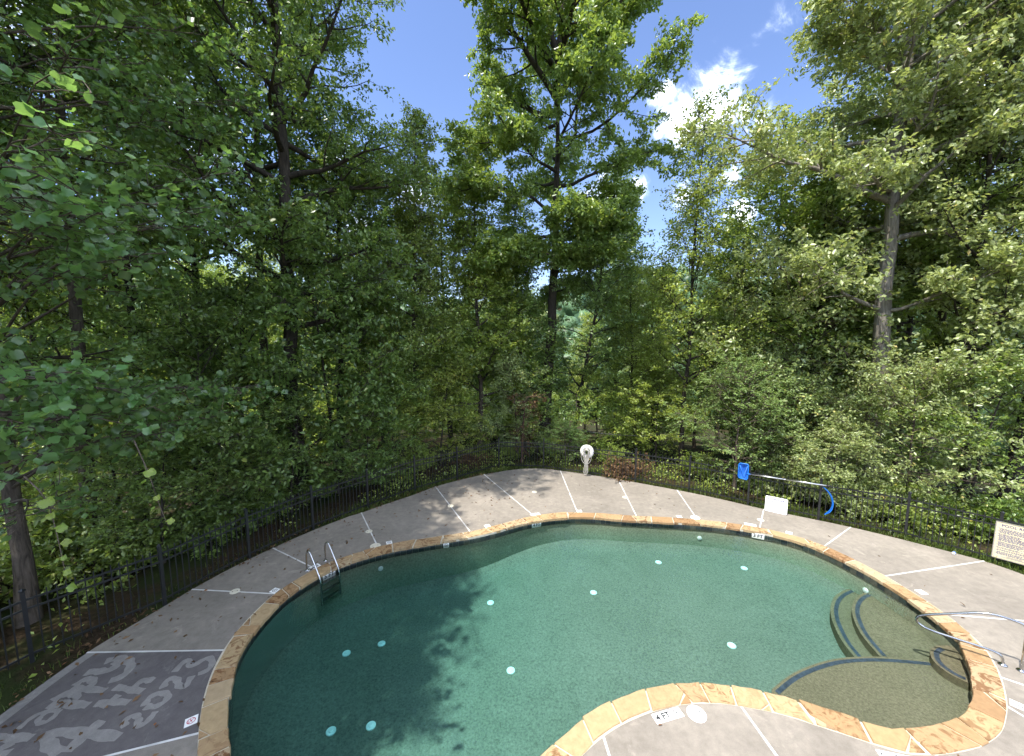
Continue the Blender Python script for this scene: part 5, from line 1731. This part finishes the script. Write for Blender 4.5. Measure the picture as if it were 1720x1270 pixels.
# ------------------------------------------------------------------ dead snag and brush
sn = empty('dead_snag', (0.43, 16.7, float(ground_z(0.43, 16.7))))
tag(sn, 'dead brown vine-draped stump behind the far fence corner', 'stump')
t = Tree(61)
t.trunk(3.0, 0.05, (0.15, 0), 0.05)
t.crown(0.6, 0.35, 9, lambda q: 1.0, (-60, -20), 3, 2, 7, 0.08, -0.3, twl=(0.1, 0.25))
t.crown(2.0, 0.6, 6, lambda q: 1.0, (-10, 30), 4, 3, 8, 0.10, -0.3, twl=(0.1, 0.3))
tm, cm = t.meshes('snag', 'bark_red', 'leaf_dead', 0.09, 0.05)
obj('stem', tm, sn); obj('dead_leaves', cm, sn)
for x, y, w, lb in [(4.70, 15.0, 0.85, 'heap of brown dead branches behind the fence right of the life ring'), (-1.62, 16.3, 0.6, 'small heap of dry branches behind the fence left of the far corner')]:
    bp = empty('brush_pile', (x, y, float(ground_z(x, y))))
    tag(bp, lb, 'brush pile')
    t = Tree(int(62 + w * 10))
    for q in range(26):
        az, e_ = t.g.uniform(0, 6.28), R(t.g.uniform(5, 40))
        t.limb((t.g.normal(0, 0.4 * w), t.g.normal(0, 0.2 * w), 0.02), (math.cos(az) * math.cos(e_), math.sin(az) * math.cos(e_), math.sin(e_)), t.g.uniform(0.4, 0.9) * w, 0.012, 4, 2, 7, 0.07, -0.2, twl=(0.1, 0.25))
    tm, cm = t.meshes('brush', 'bark_red', 'leaf_dead', 0.10, 0.055)
    obj('branches', tm, bp); obj('dead_leaves', cm, bp)

# ------------------------------------------------------------------ grass, undergrowth, leaf litter
g = np.random.default_rng(5)
base = deck_ring[g.integers(0, len(deck_ring), 60000)]
dn = normals2(deck_ring)
ki = g.integers(0, len(deck_ring), 46000)
off = np.abs(g.normal(0.22, 0.33, len(ki))) + 0.015
pos = deck_ring[ki] + dn[ki] * off[:, None] + g.normal(0, 0.03, (len(ki), 2))
vis = (np.abs(pos[:, 0]) < 1.45 * np.maximum(pos[:, 1], 0.1) + 1.0)
lush = np.clip(0.55 + 0.45 * np.sin(pos[:, 0] * 1.7 + 1.0) * np.cos(pos[:, 1] * 1.3), 0, 1)
lush = np.where(pos[:, 0] < -5.2, lush * 0.12, lush)
sel = vis & (g.uniform(0, 1, len(ki)) < lush + 0.15 * (pos[:, 0] > -5.2))
pos = pos[sel]
N = len(pos)
z = ground_z(pos[:, 0], pos[:, 1])
P0 = np.column_stack([pos, z - 0.01])
hgt = g.uniform(0.05, 0.17, (N, 1)) * (1 + 0.9 * (g.uniform(0, 1, (N, 1)) < 0.12))
az = g.uniform(0, 6.28, N)
dr = np.column_stack([np.cos(az), np.sin(az), np.zeros(N)])
sd_ = np.column_stack([-np.sin(az), np.cos(az), np.zeros(N)]) * g.uniform(0.004, 0.009, (N, 1))
bend = g.uniform(0.15, 0.7, (N, 1))
P1 = P0 + np.array([0, 0, 1]) * hgt * 0.6 + dr * hgt * 0.25 * bend
P2 = P0 + np.array([0, 0, 1]) * hgt * (1 - 0.25 * bend) + dr * hgt * bend
V_ = np.stack([P0 - sd_, P0 + sd_, P1 + sd_ * 0.8, P1 - sd_ * 0.8, P2], 1).reshape(-1, 3)
b_ = np.arange(N)[:, None] * 5
tag(obj('grass', npmesh('grass', V_, [b_ + np.array([[0, 1, 2, 3]]), b_ + np.array([[3, 2, 4]])], M['grass'])), 'green grass and weeds along the deck edge under the fence', 'grass', kind='stuff')

ki = g.integers(0, len(deck_ring), 60000)
off = g.uniform(0.25, 1.0, len(ki)) ** 1.0 * g.choice([1.5, 4.5, 9.0], len(ki))
pos = deck_ring[ki] + dn[ki] * off[:, None] + g.normal(0, 0.1, (len(ki), 2))
cl = np.sin(pos[:, 0] * 2.3 + 0.4) * np.cos(pos[:, 1] * 2.1) + 0.6 * np.sin(pos[:, 0] * 0.9 + pos[:, 1] * 1.3)
sel = (np.abs(pos[:, 0]) < 1.45 * np.maximum(pos[:, 1], 0.1) + 1.5) & (cl + g.normal(0, 0.5, len(ki)) > np.where(pos[:, 0] < -5.0, 1.6, 0.0))
pos = pos[sel]
N = len(pos)
hz_ = g.uniform(0.0, 1.0, N) ** 1.5 * (0.30 + 0.30 * np.clip(cl[sel], 0, 1.5))
P0 = np.column_stack([pos, ground_z(pos[:, 0], pos[:, 1]) + hz_ + 0.02])
od = unit(np.column_stack([g.normal(0, 1, (N, 2)), g.normal(0, 0.3, N)]))
V_, F_ = leaves_np(P0, od, g, 0.095, 0.055)
tag(obj('undergrowth', npmesh('undergrowth', V_, F_, M['leaf_light'])), 'low leafy weeds covering the ground behind the fence', 'undergrowth', kind='stuff')

# dead leaves and twigs blown over the deck, thicker under the left trees
N = 1500
pos = np.column_stack([g.uniform(-7.4, 12, N * 3), g.uniform(3, 15.6, N * 3)])
dens = 0.06 + 0.50 * np.exp(-((pos[:, 0] + 1.6) / 2.2) ** 2 - ((pos[:, 1] - 13.0) / 1.7) ** 2) + 0.42 * (pos[:, 0] < -4.2)
ok = inside(deck_ring[::6], pos[:, 0], pos[:, 1]) & ~inside((pool_ring + pool_nrm * 0.2)[::4], pos[:, 0], pos[:, 1]) & (g.uniform(0, 1, N * 3) < dens)
pos = pos[ok]
e_idx = g.integers(0, len(deck_ring), 1400)          # and along the outer edge of the deck on the left
pe = deck_ring[e_idx] + dn[e_idx] * g.normal(0.12, 0.14, (1400, 1))
pe = pe[(pe[:, 0] < -0.0) & (pe[:, 1] > 1)]
pos = np.vstack([pos, pe])
N = len(pos)
P0 = np.column_stack([pos, np.full(N, 0.012) + g.uniform(0, 0.012, N)])
od = unit(np.column_stack([g.normal(0, 1, (N, 2)), np.zeros(N)]))
V_, F_ = leaves_np(P0, od, g, 0.095, 0.042, 1.0, 0.28, 0.0)
tag(obj('fallen_leaves', npmesh('fallen_leaves', V_, F_, M['leaf_dead'])), 'brown fallen leaves and twigs scattered over the pool deck', 'leaves', kind='stuff')

# ------------------------------------------------------------------ wires strung between the trees behind the fence
for path, lb in WIRES:
    path = np.array(path)
    mb = MB()
    q = resample(chaikin(path, 3, closed=False), 30)
    mb.tube([tuple(p) for p in q], 0.009, 6)
    tag(mb.build('wire', M['wire'], None, True), lb, 'wire')

# ------------------------------------------------------------------ far wooded hillside
g = np.random.default_rng(9)
bm = bmesh.new()
bmesh.ops.create_icosphere(bm, subdivisions=2, radius=1.0)
iv = np.array([v.co[:] for v in bm.verts])
itf = np.array([[v.index for v in f.verts] for f in bm.faces])
bm.free()
VV, FF = [], []
nb = 0
for k in range(3000):
    b_ = R(g.uniform(-66, 66))
    r_ = 75 * (6.0 ** g.uniform(0, 1))
    x, y = math.sin(b_) * r_ + 1.5, math.cos(b_) * r_ + 5.5
    rad = g.uniform(2.2, 4.2) * (1 + r_ / 500)
    z = float(ground_z(x, y)) + rad * g.uniform(0.7, 1.9)
    w = iv * (1 + g.normal(0, 0.24, (len(iv), 1))) * np.array([1, 1, g.uniform(0.8, 1.3)])
    VV.append(w * rad + np.array([x, y, z]))
    FF.append(itf + nb)
    nb += len(iv)
tag(obj('distant_wood', npmesh('distant_wood', np.vstack(VV), np.vstack(FF), M['far_wood'])), 'distant wooded hillside glimpsed between the trees', 'woods', kind='stuff')
